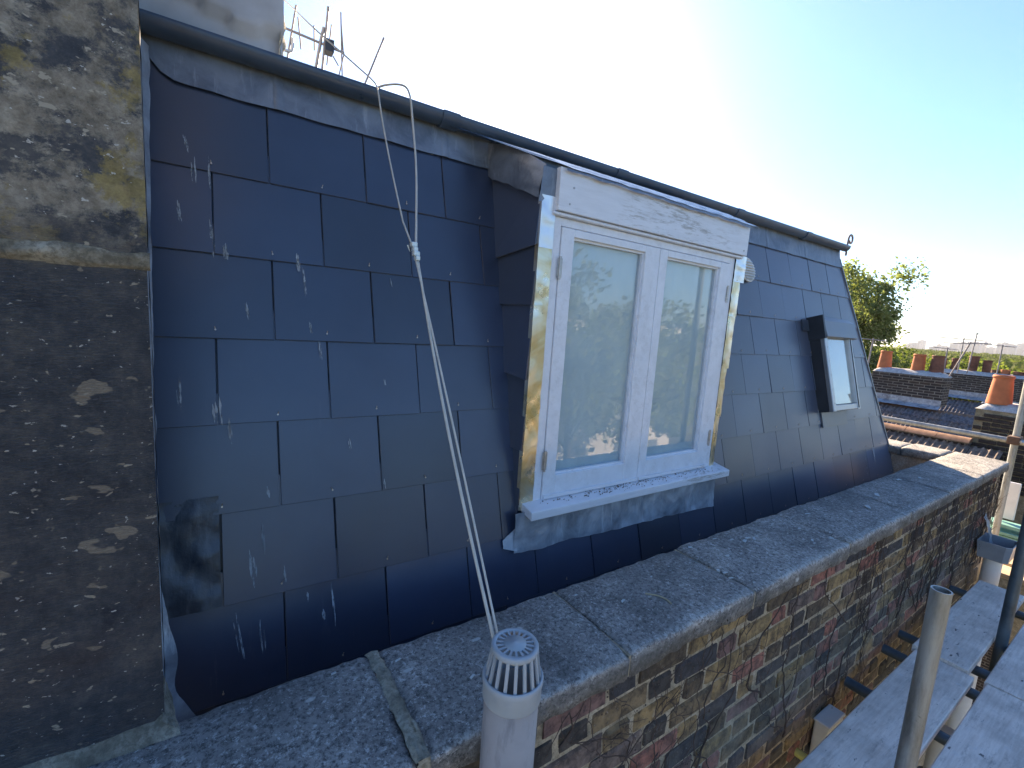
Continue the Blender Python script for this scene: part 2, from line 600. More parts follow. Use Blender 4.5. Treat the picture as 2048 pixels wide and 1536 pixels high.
M['board_warm'] = m_board('new_timber', (0.36, 0.26, 0.15), (0.62, 0.47, 0.29), 'Y')
M['galv'] = m_galv()
M['blue_tube'] = plain('blue_grey_tube', (0.075, 0.105, 0.13), 0.45, 0.5, 0.35, 0.35).m
M['pvc_gutter'] = plain('black_plastic_gutter', (0.055, 0.085, 0.135), 0.34, 0.5, 0.0, 0.2).m
M['pvc_grey'] = plain('grey_plastic', (0.36, 0.40, 0.44), 0.42, 0.5, 0.0, 0.08, 20).m
M['pvc_hopper'] = plain('hopper_plastic', (0.25, 0.27, 0.30), 0.4, 0.5, 0.0, 0.1, 14).m
gp = plain('taupe_pipe', (0.40, 0.345, 0.315), 0.55, 0.4, 0.0, 0.14, 9)
gp.col(gp.mix(gp.ramp(gp.noise(16, 7, 0.75, gp.map((2.5, 2.5, .5))), [(0.5, 0), (0.72, 0.6)]), gp.ramp(gp.noise(7, 5, .6), [(0.3, (0.34, 0.295, 0.27)), (0.7, (0.45, 0.39, 0.355))]), (0.17, 0.15, 0.145)))
M['pipe_paint'] = gp.m
M['dark_metal'] = plain('dark_metal', (0.030, 0.034, 0.042), 0.45, 0.5, 0.2, 0.25).m
M['flash_grey'] = plain('grey_flashing', (0.20, 0.21, 0.225), 0.42, 0.5, 0.45, 0.15).m
M['alu'] = plain('aluminium', (0.50, 0.51, 0.52), 0.42, 0.5, 0.7, 0.12).m
M['rust_alu'] = plain('weathered_aerial', (0.28, 0.26, 0.26), 0.6, 0.4, 0.3, 0.25).m
M['steel'] = plain('hinge_steel', (0.42, 0.42, 0.42), 0.4, 0.5, 0.7, 0.25, 60).m
M['cable'] = plain('cable_sheath', (0.50, 0.49, 0.45), 0.5, 0.4, 0.0, 0.12, 30).m
M['clip'] = plain('clip_plastic', (0.62, 0.70, 0.72), 0.3, 0.5, 0.2, 0.1, 60).m
M['white_pvc'] = plain('white_plastic', (0.70, 0.70, 0.68), 0.4, 0.5, 0.0, 0.06, 14).m
M['copper'] = plain('copper_rivet', (0.60, 0.50, 0.42), 0.35, 0.5, 0.8, 0.15, 50).m
gl_ = plain('lime_stain', (0.42, 0.46, 0.50), 0.9, 0.2, 0.0, 0.2, 40)
gl_.set('Alpha', gl_.ramp(gl_.noise(60, 5, 0.75, gl_.map((2.2, 1, .35))), [(0.40, 0.0), (0.56, 0.95)]))
M['lime'] = gl_.m
M['void'] = plain('dark_interior', (0.012, 0.012, 0.013), 0.9, 0.1).m
M['blind'] = plain('pale_curtain', (0.53, 0.64, 0.69), 0.9, 0.2, 0.0, 0.06, 5).m
M['frost'] = plain('frosted_sheet', (0.55, 0.60, 0.60), 0.9, 0.2, 0.0, 0.05, 4).m
M['glass'] = m_glass('window_glass')
M['glass_sky'] = m_glass('roof_window_glass', ior=1.6)
M['pot'] = plain('terracotta', (0.42, 0.145, 0.065), 0.8, 0.3, 0.0, 0.18, 7).m
M['pot_sooty'] = plain('sooty_terracotta', (0.16, 0.075, 0.052), 0.85, 0.3, 0.0, 0.45, 5).m
M['tile_near'] = m_tile('weathered_tile', (0.30, 0.23, 0.18), (0.22, 0.17, 0.14), (0.34, 0.26, 0.20))
M['tile_far'] = m_tile('grey_tile', (0.24, 0.20, 0.20), (0.30, 0.22, 0.18), (0.21, 0.20, 0.22))
M['ridge'] = plain('ridge_terracotta', (0.25, 0.15, 0.10), 0.9, 0.2, 0.0, 0.35, 9).m
M['bark'] = plain('bark', (0.075, 0.058, 0.043), 0.95, 0.2, 0.0, 0.3, 14).m
M['vine'] = plain('dead_vine', (0.085, 0.066, 0.058), 0.95, 0.2, 0.0, 0.4, 40).m
M['leaf_a'] = m_leaf('leaf_olive', (0.11, 0.13, 0.060), (0.19, 0.205, 0.095))
M['leaf_b'] = m_leaf('leaf_lime', (0.070, 0.095, 0.022), (0.135, 0.15, 0.04))
M['ground'] = plain('ground', (0.10, 0.10, 0.075), 0.95, 0.2, 0.0, 0.35, 0.05).m
M['tower'] = plain('tower_concrete', (0.30, 0.30, 0.31), 0.8, 0.3, 0.0, 0.12, 0.02).m
M['tower_glass'] = plain('tower_glazing', (0.12, 0.14, 0.16), 0.4, 0.5, 0.0, 0.2, 0.1).m
M['green_board'] = plain('green_board', (0.16, 0.33, 0.28), 0.6, 0.4, 0.0, 0.2, 10).m
M['felt'] = plain('roof_felt', (0.030, 0.046, 0.072), 0.24, 0.5, 0.0, 0.25, 2).m

# ------------------------------------------------------------------ the mansard frame
BETA = 1.31729752
GA = 0.246569           # slate gauge
SW = 0.30               # slate width
cB, sB = math.cos(BETA), math.sin(BETA)


def P(u, v, n=0.0):
    """u along the roof, v up the slope, n out of the slope"""
    return Vector((u, v * cB - n * sB, v * sB + n * cB))


def verge(v):
    return 4.668 - 0.316 * v


def clip(poly, a, b, c):
    """keep a*u+b*v<=c"""
    out = []
    for i in range(len(poly)):
        p, q = poly[i], poly[(i + 1) % len(poly)]
        dp, dq = a * p[0] + b * p[1] - c, a * q[0] + b * q[1] - c
        if dp <= 0: out.append(p)
        if dp * dq < 0:
            t = dp / (dp - dq)
            out.append((p[0] + (q[0] - p[0]) * t, p[1] + (q[1] - p[1]) * t))
    return out


# ---- ground and the house itself
gm = MB()
gm.grid(lambda a, b: (-900 + 7900 * a, -2500 + 7000 * b, -9.6), 8, 8, False)
tag(gm.build('ground', M['ground']), kind='structure')

# solid house body under the mansard
hb = thing('terraced_house', 'terraced house carrying the slate mansard, flat topped behind the gutter', 'house', (2.3, 3, -9.5))
vb, vt = -0.42, 6.55 * GA
b0, b1 = P(0, vb, -0.012), P(0, vt, -0.012)
sec = [(b0.y, b0.z), (b1.y, b1.z), (6.5, b1.z + 0.02), (6.5, b0.z)]
left = [(-0.36, y, z) for y, z in sec]
right = [(verge(vb) - 0.01, sec[0][0], sec[0][1]), (verge(vt) - 0.01, sec[1][0], sec[1][1]), (verge(vt) - 0.01, sec[2][0], sec[2][1]), (verge(vb) - 0.01, sec[3][0], sec[3][1])]
MB().add(left + right, [(0, 1, 2, 3), (7, 6, 5, 4), (0, 4, 5, 1), (1, 5, 6, 2), (2, 6, 7, 3), (3, 7, 4, 0)]).build('roof_deck', M['lead_dark'], hb)
MB().box(-0.27, 4.67, 0.0, 6.5, -9.6, -0.43).build('wall', M['brick_dark'], hb)
MB().box(-0.27, 4.67, -0.372, 0.0, -0.50, -0.42).build('box_gutter', M['lead_dark'], hb)

# ---- slates
random.seed(4)
roof = thing('slate_mansard', 'steep mansard slope of dark blue-grey slates with white streaks', 'roof', (2.3, -0.1, -0.4))
DX0, DX1 = 0.815, 2.16        # dormer width
riv = MB()
for k in range(-2, 6):
    off = 0.0 if k % 2 else 0.5
    for i in range(-2, 17):
        u0 = (i + off) * SW
        u1 = u0 + SW
        g0 = 0.0016 + random.random() * 0.0012
        va, vb_ = k * GA, (k + 1) * GA + 0.09
        if k == 5: vb_ = 6 * GA + 0.05
        poly = [(u0 + g0, va + random.uniform(-.0012, .0012)), (u1 - g0, va + random.uniform(-.0012, .0012)), (u1 - g0, vb_), (u0 + g0, vb_)]
        poly = clip(poly, -1, 0, 0.318)
        if len(poly) < 3: continue
        poly = clip(poly, 1, 0.316, 4.668)
        if len(poly) < 3: continue
        if va > 0.05 or k == 0:
            if u0 < DX0 < u1:
                poly = clip(poly, 1, 0, DX0 + 0.03)
            elif u0 < DX1 < u1:
                poly = clip(poly, -1, 0, -(DX1 - 0.03))
            elif u0 >= DX0 and u1 <= DX1 and k >= 0:
                if k > 0: continue
        if len(poly) < 3: continue
        if max(p[0] for p in poly) - min(p[0] for p in poly) < 0.02: continue
        if k == 0 and u1 < -0.1:
            # a dressed lead sheet takes the place of this slate
            lp = MB()
            def lf(a, b):
                u = -0.318 + (0.318 - 0.153) * a
                v = 0.002 + (GA + 0.05) * b
                return P(u, v, 0.012 + 0.007 * nz(u, v, 3, 14) + 0.003 * nz(u, v, 1, 40))
            lp.grid(lf, 14, 22)
            lp.build('lead_patch', M['lead_dark'], roof)
            continue
        tail, head = 0.0115 + random.uniform(-.001, .001) + (.003 if random.random() < .12 else 0), 0.004
        tw = random.uniform(-.0010, .0010)
        T = 0.0055
        def nn(p):
            t = (p[1] - va) / (vb_ - va)
            return tail + (head - tail) * t + tw * (p[0] - (u0 + u1) / 2) / 0.15
        m = MB()
        nP = len(poly)
        top = [P(p[0], p[1], nn(p)) for p in poly]
        bot = [P(p[0], p[1], nn(p) - T) for p in poly]
        m.add(top + bot, [tuple(range(nP)), tuple(range(nP, 2 * nP))[::-1]] + [(j, nP + j, nP + (j + 1) % nP, (j + 1) % nP) for j in range(nP)])
        m.build('slate', M['slate'], roof, bevel=0.0010)
        # disc rivet near the tail, above the joint of the course below
        ru = (u0 + u1) / 2
        if k < 5 or True:
            if -0.28 < ru < verge(va) - 0.02 and not (DX0 - .05 < ru < DX1 + 0.05 and va > 0.0):
                q = P(ru + random.uniform(-.006, .006), va + 0.022 + random.uniform(-.004, .004), tail)
                ng = Vector((0, -sB, cB))
                riv.tube([q - ng * 0.001, q + ng * 0.003], 0.0026, 6)
                riv.tube([q + ng * 0.001, q + ng * 0.0026 + Vector((random.uniform(-.004, .004), 0, 0.009))], 0.0011, 5)
tag(riv.build('rivet', M['copper'], roof), 'small bright copper rivets at the slate tails', kind='stuff')

# lime streaks: thin dried deposits lying on the slates
lm = MB()
STREAKS = [(-0.215, 1.30, .05, .010), (-0.20, 1.22, .07, .008), (-0.16, 1.21, .10, .006), (-0.155, 1.04, .10, .010), (-0.13, 1.0, .06, .018), (0.075, 0.98, .05, .018), (0.085, 0.92, .09, .006),
           (-0.07, 0.82, .07, .010), (0.10, 0.78, .04, .008), (0.125, 0.71, .05, .006), (-0.155, 0.52, .07, .012), (-0.12, 0.47, .08, .014), (0.20, 0.41, .03, .006), (-0.03, 0.29, .03, .010),
           (-0.05, 0.16, .08, .008), (-0.08, 0.10, .10, .014), (0.0, 0.05, .05, .006), (-0.12, -.07, .12, .008), (-0.06, -.11, .09, .009), (0.06, -.03, .03, .005), (0.13, -.06, .11, .007), (0.10, -.10, .03, .010),
           (0.33, 0.61, .03, .004), (0.37, 0.96, .03, .004), (4.15, -.11, .16, .016), (4.33, -.06, .18, .018), (3.45, 0.33, .05, .010), (0.31, 0.27, .03, .006), (-0.24, 0.60, .08, .012), (-0.23, 1.10, .06, .010)]
for (u, v, L, w) in STREAKS:
    sl_ = random.uniform(.02, .14)
    for rep in range(3):
        uu = u + random.gauss(0, w * 0.35)
        vv = v + random.uniform(-.25, .25) * L
        ll = L * random.uniform(.5, 1.2)
        n = 8
        ctr = [(uu + 0.0015 * nz(j * .5, u * 9, rep) + sl_ * j / n * ll, vv + ll / 2 - ll * j / n) for j in range(n + 1)]
        hw = [w * 0.34 * random.uniform(.5, 1) * math.sin(math.pi * (j + .3) / (n + .6)) for j in range(n + 1)]
        vs_ = []
        for (a, b), h in zip(ctr, hw):
            vs_ += [P(a - h, b, 0.0126), P(a + h, b, 0.0126)]
        lm.add(vs_, [(2 * j, 2 * j + 1, 2 * j + 3, 2 * j + 2) for j in range(n)])
tag(lm.build('lime_streak', M['lime'], roof), 'whitish lime streaks run down the slates', kind='stuff')

# lead band below the gutter
def band(a, b):
    u = -0.325 + (verge(6.2 * GA) - 0.005 + 0.325) * a
    lo = 6.0 * GA + 0.004 * nz(u, 0, 0, 9) - 0.004 * nz(u, 0, 5, 3)
    if u < -0.22: lo += 0.085 * ((-0.22 - u) / 0.09) ** 2
    hi = 6.72 * GA
    v = lo + (hi - lo) * b
    n = 0.014 + 0.004 * nz(u, v, 0, 6) + 0.0025 * nz(u, v, 4, 22) + 0.018 * max(0, b - 0.55) * (1 + .4 * nz(u, 0, 2, 4))
    return P(u, v, n)
lb = MB()
lb.grid(band, 150, 10)
lead_band = lb.build('lead_flashing', M['lead'], roof)
# overlap laps in the band
for ux in (0.02, 0.60, 3.0, 3.55):
    lp = MB()
    lp.grid(lambda a, b: band((ux + 0.03 * a + 0.325) / (verge(6.2 * GA) + 0.32), b * 0.96) + Vector((0, -0.0035 * (1 if .02 < a < .98 else 0.2), 0)), 4, 10)
    lp.build('lead_lap', M['lead'], roof)
# verge strip
MB().prism([P(verge(-.4) - 0.012, -.4, -0.012), P(verge(-.4) + 0.004, -.4, -0.012), P(verge(-.4) + 0.004, -.4, 0.016), P(verge(-.4) - 0.012, -.4, 0.016)],
           P(verge(6.3 * GA), 6.3 * GA) - P(verge(-.4), -.4)).build('verge_strip', M['flash_grey'], roof)
# lead soaker and sealant down the joint with the stone pier
sk = MB()
def soak(a, b):
    v = -0.30 + 1.86 * b
    wdt = 0.009 + 0.006 * abs(nz(0, v, 0, 11)) + 0.052 * max(0, (0.16 - v) / 0.34) ** 1.1
    u = -0.300 + wdt * (1 + 0.5 * nz(v, 3, 0, 9)) * a - 0.012 * (1 - a)
    return P(u, v, 0.055 - 0.038 * a + 0.005 * nz(u, v, 7, 25))
sk.grid(soak, 4, 120)
sk.build('abutment_flashing', M['lead_pale'], roof)

# ------------------------------------------------------------------ gutter
gut = thing('roof_gutter', 'long black half-round plastic gutter along the top of the mansard', 'gutter', (2, .35, 1.53))
def gz(x): return 1.578 + 0.0065 * (x + 0.27)
GY, GR = 0.362, 0.037
def gring(x, r, a0=-8, a1=188, n=16, th=0.003):
    out = []
    for i in range(n + 1):
        a = R(a0 + (a1 - a0) * i / n)
        out.append(Vector((x, GY - r * math.cos(a), gz(x) - r * math.sin(a))))
    for i in range(n, -1, -1):
        a = R(a0 + (a1 - a0) * i / n)
        out.append(Vector((x, GY - (r - th) * math.cos(a), gz(x) - (r - th) * math.sin(a))))
    return out
def gutpiece(x0, x1, r, th=0.003, nx=2):
    m = MB()
    rs = [gring(x0 + (x1 - x0) * i / nx, r, th=th) for i in range(nx + 1)]
    k = len(rs[0])
    m.add([p for rr in rs for p in rr], [(i * k + j, (i + 1) * k + j, (i + 1) * k + (j + 1) % k, i * k + (j + 1) % k) for i in range(nx) for j in range(k)], True)
    h = k // 2
    for rr, fl in ((rs[0], 0), (rs[-1], 1)):
        m.add(rr, [(j, j + 1, k - 2 - j, k - 1 - j) for j in range(h - 1)])
    return m
GX1 = 4.20
prev = -0.34
for xj in (0.62, 1.55, 2.60, 3.5, GX1):
    gutpiece(prev, xj, GR).build('gutter_length', M['pvc_gutter'], gut)
    prev = xj + 0.002
for xj in (0.62, 1.55, 2.60, 3.5):
    gutpiece(xj - 0.035, xj + 0.035, GR + 0.006, 0.005).build('gutter_union', M['pvc_gutter'], gut)
MB().prism(gring(GX1, GR)[:17], (0.006, 0, 0)).build('end_cap', M['pvc_gutter'], gut)
# curled iron bracket at the far end
hk = [(4.225, .36, 1.54), (4.222, .36, 1.60), (4.228, .36, 1.665)]
for i in range(13):
    a = R(170 - 330 * i / 12)
    rr = 0.040 - 0.0012 * i
    hk.append((4.270 + rr * math.cos(a), .36, 1.675 + rr * math.sin(a)))
MB().tube(spline(hk, 4), 0.008, 8).build('curled_bracket', plain('rusty_bracket', (0.26, 0.20, 0.17), 0.8, 0.3, 0.2, 0.3, 30).m, gut)

# ------------------------------------------------------------------ stone pier (party wall upstand)
pier = thing('stone_pier', 'black weathered stone pier with yellow and pale lichen at the left', 'stone pier', (-.7, 0.2, 0))
def stone_block(x0, x1, y0, y1, z0, z1, seed, amp=0.004):
    m = MB()
    def front(a, b):
        x, z = x0 + (x1 - x0) * a, z0 + (z1 - z0) * b
        ed = min(a, 1 - a) * (x1 - x0), min(b, 1 - b) * (z1 - z0)
        rnd = 0.006 * max(0, 1 - min(ed) / 0.010) ** 2
        return (x, y0 + rnd + amp * nz(x, z, seed, 5) + amp * .5 * nz(x, z, seed, 19) + amp * .35 * nz(x, z, seed, 60), z)
    m.grid(front, 70, 90)
    def side(a, b):
        y, z = y0 + .006 + (y1 - y0) * a, z0 + (z1 - z0) * b
        p0 = front(1, b)
        if a == 0: return (p0[0], p0[1], z)
        return (x1 - .085 * (y - y0) + amp * .4 * nz(y, z, seed + 5, 14), y, z)
    m.grid(side, 8, 90)
    m.box(x0, x1 - .10, y0 + .02, y1, z0 + .002, z1 - .002)
    return m
PX = -0.252
stone_block(-1.25, PX, -0.395, .6, 0.885, 3.0, 2.0, 0.007).build('stone_slab', M['stone'], pier)
stone_block(-1.25, PX - .002, -0.390, .6, 0.0, 0.872, 7.0, 0.003).build('stone_slab', M['stone'], pier)
jm = MB()
jm.grid(lambda a, b: (-1.24 + (PX + 1.243) * a, -0.389 - 0.011 * math.sin(math.pi * b) * (.7 + .6 * nz(a * 9, b, 1, 3)) + 0.004 * nz(a * 12, b * 2, 0, 4), 0.862 + 0.030 * b + 0.006 * nz(a * 9, 3, b, 1.3)), 60, 6)
jm.build('mortar_joint', m_mortar('lichen_mortar', (0.20, 0.175, 0.13), (0.42, 0.38, 0.30)), pier)
fl = MB()
fl.grid(lambda a, b: (-1.24 + (PX + 1.245 + .018 * (1 - b)) * a, -0.386 - 0.024 * (1 - b) * (1 + .4 * nz(a * 6, 0, 0, 1.5)), 0.002 + 0.034 * b * (1 + .4 * nz(a * 7, 1, 0, 1)) + 0.003 * nz(a * 9, b, 0, 4)), 110, 5)
fl.grid(lambda a, b: (PX - .004 - .010 * a + 0.026 * (1 - b) * (1 - .4 * a) + .003 * nz(a, b, 0, 4), -0.405 + 0.12 * a, 0.002 + (0.036 + .03 * a) * b + 0.004 * nz(a, b, 5, 3)), 14, 6)
fl.build('mortar_fillet', m_mortar('fillet_mortar', (0.20, 0.19, 0.155), (0.40, 0.38, 0.32)), pier)
MB().lathe((-.468, -.412, .012), [(0, .022), (.010, .020), (.019, .012), (.022, .002), (.018, -.006), (0, -.008)], 12).build('sealant_lump', M['white_pvc'], pier)
# thin lead strip down the arris
ls = MB()
ls.grid(lambda a, b: (PX - 0.001 - .0085 * a + 0.0015 * nz(b * 22, a, 0, 3), -0.36 + 0.10 * a, 0.05 + 1.5 * b), 2, 60)
ls.build('edge_seal', M['mortar_grey'], pier)

# ------------------------------------------------------------------ parapet: bricks + copings
par = thing('parapet_wall', 'brick parapet wall with grey stone coping running away in front of the slates', 'wall', (2, -.5, -1))
FY = -0.655
MB().box(-1.3, 4.98, FY + .006, -0.375, -2.6, -0.072).build('mortar_core', M['mortar'], par)
MB().box(-1.3, 4.96, FY + .03, 0.0, -9.6, -2.6).build('lower_wall', M['brick_dark'], par)
def brick_mesh(name, L, H, D, seed):
    rr = random.Random(seed)
    bm = bmesh.new()
    bmesh.ops.create_cube(bm, size=1)
    for v in bm.verts:
        v.co = Vector((v.co.x * L, v.co.y * D, v.co.z * H))
    bmesh.ops.bevel(bm, geom=list(bm.edges), offset=0.0065, segments=1, affect='EDGES')
    for v in bm.verts:
        v.co += Vector((rr.uniform(-.005, .005), rr.uniform(-.002, .002), rr.uniform(-.004, .004)))
    for f in bm.faces: f.smooth = False
    me = bpy.data.meshes.new(name)
    bm.to_mesh(me)
    bm.free()
    me.materials.append(M['brick'])
    return me
STR = [brick_mesh('stretcher', 0.211, 0.0635, 0.05, i) for i in range(6)]
HED = [brick_mesh('header', 0.099, 0.0635, 0.05, i + 9) for i in range(5)]
random.seed(11)
cand = []
stuffb = MB()
for k in range(0, 24):
    zc = -0.118 - 0.075 * k
    x = -0.55 - (0.169 if k % 2 else 0)
    while x < 4.97:
        cand.append((k, zc, x + 0.1075, 0)); cand.append((k, zc, x + 0.2725, 1))
        x += 0.3375
def score(c):
    k, z, x, h = c
    if x < 0.30: return 99
    if k < 8: return k * 0.01
    if z > -1.15 and 1.3 < x < 4.1: return 1 + k * .01
    return 99
cand.sort(key=lambda c: (score(c), c[2]))
nb = 0
for c in cand:
    k, z, x, h = c
    if x + .1 > 4.98: continue
    me = random.choice(HED if h else STR)
    px, py, pz = x + random.uniform(-.004, .004), FY + 0.0255 + random.uniform(-.003, .003), z + random.uniform(-.003, .003)
    if score(c) < 9 and nb < 296:
        o = bpy.data.objects.new('brick', me)
        C.objects.link(o)
        o.parent = par
        o.matrix_parent_inverse = par.matrix_world.inverted()
        o.location = (px, py, pz)
        o.rotation_euler = (random.uniform(-.02, .02), random.uniform(-.012, .012), random.uniform(-.012, .012))
        nb += 1
    else:
        stuffb.add([v.co + Vector((px, py, pz)) for v in me.vertices], [tuple(p.vertices) for p in me.polygons])
tag(stuffb.build('brickwork', M['brick'], par), 'lower brickwork of the parapet in shadow below the boards', kind='stuff')

CY0, CY1 = -0.685, -0.362
def coping(x0, x1, seed, parent, along='X', off=(0, 0), y0=CY0, y1=CY1, mat=None, dz=0.0):
    m = MB()
    prof = [(y1, -.070), (y1 - .001, -.020), (y1 - .004, -.005), (y1 - .012, 0.000), (y1 - .06, .002), (y1 - .12, .003), (y1 - .18, .003), (y1 - .24, .002), (y0 + .035, .001), (y0 + .010, .000), (y0 + .003, -.003), (y0, -.010), (y0 - .001, -.040), (y0 + .001, -.066), (y0 + .012, -.071), (y0 + .05, -.071)]
    n = max(6, int((x1 - x0) / 0.018))
    rings = []
    for i in range(n + 1):
        x = x0 + (x1 - x0) * i / n
        e = min(i, n - i) / n * (x1 - x0)
        ed = 0.006 * max(0, 1 - e / 0.02) ** 2
        rg = []
        for j, (y, z) in enumerate(prof):
            nn = 0.0035 * nz(x, y, z + seed, 16) + 0.003 * nz(x, y, z + seed, 45) + 0.003 * nz(x, y, seed, 4)
            arr = 0.016 * max(0, nz(x, seed, 1.0, 10)) * max(0, nz(x, seed, 7.0, 3) + .45) if 8 <= j <= 12 else 0
            zz = z + nn - ed * (1 if j in range(2, 11) else .2) - (arr if j < 11 else 0) + dz
            yy = y + nn * (1 if j > 9 or j < 3 else 0) + (arr * .8 if j >= 9 else 0) - ed * (0.3 if j < 3 else 0) + (ed * .6 if j > 9 else 0)
            rg.append((x, yy, zz) if along == 'X' else (off[0] + (yy - off[1]), x, zz))
        rings.append(rg)
    k = len(prof)
    fl_ = along == 'Y'
    fs = [(i * k + j, i * k + j + 1, (i + 1) * k + j + 1, (i + 1) * k + j) for i in range(n) for j in range(k - 1)]
    m.add([p for r_ in rings for p in r_], fs, True)
    m.add(rings[0], [tuple(range(k))])
    m.add(rings[-1], [tuple(range(k))[::-1]])
    return m.build('coping_stone', mat or M['coping'], parent, merge=True)
JX = [-1.3, -0.47, 0.148, 0.716, 1.315, 2.06, 2.80, 3.45, 4.20]
for i in range(len(JX) - 1):
    coping(JX[i] + (.003 if i != 2 else .012), JX[i + 1] - (.003 if i != 1 else .012), i * 3.7, par, dz=random.uniform(-.002, .002))
coping(4.203, 4.985, 41.0, par)
# wide pale mortar joint and thin ones
mj = MB()
def mjf(a, b):
    y = CY0 - .001 + (CY1 - CY0 + .002) * b
    return (0.132 + .032 * a + 0.007 * nz(y, 0, a, 14) + .004 * nz(y, 3, a, 40), y, 0.0025 - .008 * abs(a - .5) + 0.005 * nz(y, a, 2, 22) - .003 * (b > .97))
mj.grid(mjf, 6, 60)
mj.grid(lambda a, b: (0.136 + .026 * a + .003 * nz(b, a, 0, 8), CY0 - .0022 + .003 * nz(a, b, 3, 9), 0.002 - .072 * b), 4, 14)
mj.build('mortar_joint', M['mortar_pale'], par)
for xj in JX[3:]:
    MB().box(xj - .004, xj + .004, CY0 + .004, CY1 - .003, -.068, -.008).build('mortar_joint', M['mortar'], par)
# uneven bedding mortar under the coping
bd = MB()
bd.grid(lambda a, b: (0.1 + 4.85 * a, FY - .003 - .010 * abs(nz(a * 40, b, 0, 1.5)) * math.sin(math.pi * b) + .002 * nz(a * 300, b * 3, 0, 1), -0.070 - .020 * b - .006 * nz(a * 60, 2, 0, 1) * b), 260, 4)
bd.build('bedding_mortar', M['mortar'], par)

# return of the parapet at the far end of the house
ret = thing('return_parapet', 'low rendered party parapet with tan coping at the far end of the slates', 'wall', (4.85, 2, -1))
MB().box(4.69, 4.975, -0.37, 6.5, -9.6, -0.073).build('rendered_wall', M['render_tan'], ret)
gc = plain('return_coping', (0.30, 0.26, 0.20), 0.9, 0.25, 0.0, 0.3, 18).m
yj = [-0.358, -0.10, 0.75, 1.6, 2.6]
for i in range(4):
    coping(yj[i] + .003, yj[i + 1] - .003, 60 + i * 5, ret, 'Y', (4.985, CY1 - 0.0), mat=M['coping'], dz=-.004 if i else 0)

# slate and timber chips left on the coping
random.seed(21)
ch = MB()
CH = [(1.36, -.40, .020), (1.52, -.40, .018), (1.30, -.555, .022), (1.31, -.575, .02), (1.295, -.605, .018), (1.62, -.47, .03), (1.66, -.46, .028), (1.68, -.475, .024), (2.20, -.45, .03), (2.9, -.50, .05), (2.62, -.55, .045), (1.9, -.60, .02), (2.0, -.63, .02), (0.19, -.43, .015), (0.32, -.56, .016), (0.05, -.40, .012), (-0.06, -.62, .03), (3.4, -.45, .05), (3.6, -.5, .03), (0.86, -.52, .02), (.75, -.43, .012), (1.05, -.47, .01)]
for (x, y, L) in CH:
    a = random.uniform(-.6, .6)
    w = L * random.uniform(.25, .5)
    ca, sa = math.cos(a), math.sin(a)
    pts = [(-L / 2, -w / 2), (L / 2, -w / 2 * random.uniform(.3, 1)), (L / 2 * random.uniform(.6, 1), w / 2), (-L / 2 * random.uniform(.5, 1), w / 2)]
    ch.prism([(x + p * ca - q * sa, y + p * sa + q * ca, 0.006 + random.uniform(0, .001)) for p, q in pts], (0, 0, 0.0025))
tag(ch.build('chipping', plain('chip_white', (0.48, 0.52, 0.54), 0.8, 0.3, 0, .2, 50).m), 'scattered pale slate and timber chips on the coping', 'debris', kind='stuff')
MB().tube(spline([(0.985, -.60, .006), (0.99, -.575, .006), (.978, -.55, .007), (.955, -.525, .006)], 5), 0.0022, 6).build('twig', plain('pale_twig', (0.42, 0.36, 0.24), 0.9, 0.2).m)
tag(bpy.data.objects['twig'], 'thin curved tan twig lying on the middle of the coping', 'twig')

# dead climber stems on the wall
random.seed(5)
def vine(label, xs, zlo, dens, ztop=-0.075):
    m = MB()
    for x0 in xs:
        for s_ in range(dens):
            x, z = x0 + random.uniform(-.05, .05), ztop - random.uniform(0, .03)
            pts = []
            dx = random.uniform(-.6, .6)
            zend = zlo + random.uniform(0, 1) ** 2 * (ztop - zlo) * .9
            while z > zend:
                pts.append((x, FY - .008 - .006 * random.random(), z))
                dx = dx * .72 + random.gauss(0, .42)
                x += dx * .026
                z -= .026 * (1 - .35 * min(1, abs(dx)))
            if len(pts) > 3:
                r = random.choice((.0010, .0014, .0018, .0024, .0036))
                m.tube(pts[::-1], r, 5, r1=r * .4)
                for t in range(random.randint(2, 6)):
                    q = Vector(random.choice(pts))
                    d = Vector((random.choice((-1, 1)) * random.uniform(.3, 1), -.1, random.uniform(-.2, .9))).normalized()
                    tw = [q]
                    for j in range(4):
                        d = (d + Vector((random.gauss(0, .3), random.gauss(0, .06), random.gauss(0, .3)))).normalized()
                        tw.append(tw[-1] + d * random.uniform(.015, .03))
                    for p in tw: p.y = min(p.y, FY - .006)
                    m.tube(tw, .0014, 4, r1=.0005)
                    for j in range(random.randint(0, 4)):   # seed specks and holdfasts
                        c = tw[-1] + Vector((random.gauss(0, .012), -.002, random.gauss(0, .012)))
                        m.box(c.x - .0016, c.x + .0016, c.y - .001, c.y + .001, c.z - .0016, c.z + .0016)
    return tag(m.build('dead_climber', M['vine']), label, 'climbing plant', 'dead climber stems on the parapet')
vine('wispy dead climber stems on the bricks just beside the vent pipe', (0.52, 0.64, 0.76, 0.9), -.62, 2)
vine('dead climber with a forked stem on the red bricks, second clump from the vent pipe', (1.02, 1.12, 1.3), -.75, 3)
vine('thin dead climber stems at the middle of the brick parapet', (1.55, 1.72, 1.9), -.8, 3)
vine('thick bundle of dead stems reaching down to the scaffold tubes', (2.2, 2.32, 2.42, 2.5), -1.0, 5)
vine('dense tangle of dead stems covering the bricks at the far end near the hopper', (2.95, 3.1, 3.3, 3.5, 3.7, 3.9, 4.05, 4.2, 4.35, 4.5, 4.65, 4.8), -.8, 7)

# ------------------------------------------------------------------ dormer window
dm = thing('dormer_window', 'white painted double casement dormer window standing out of the slates', 'dormer window', (1.5, 0, .1))
FX0, FX1, FZ0, FZ1 = 0.885, 2.065, 0.118, 1.212
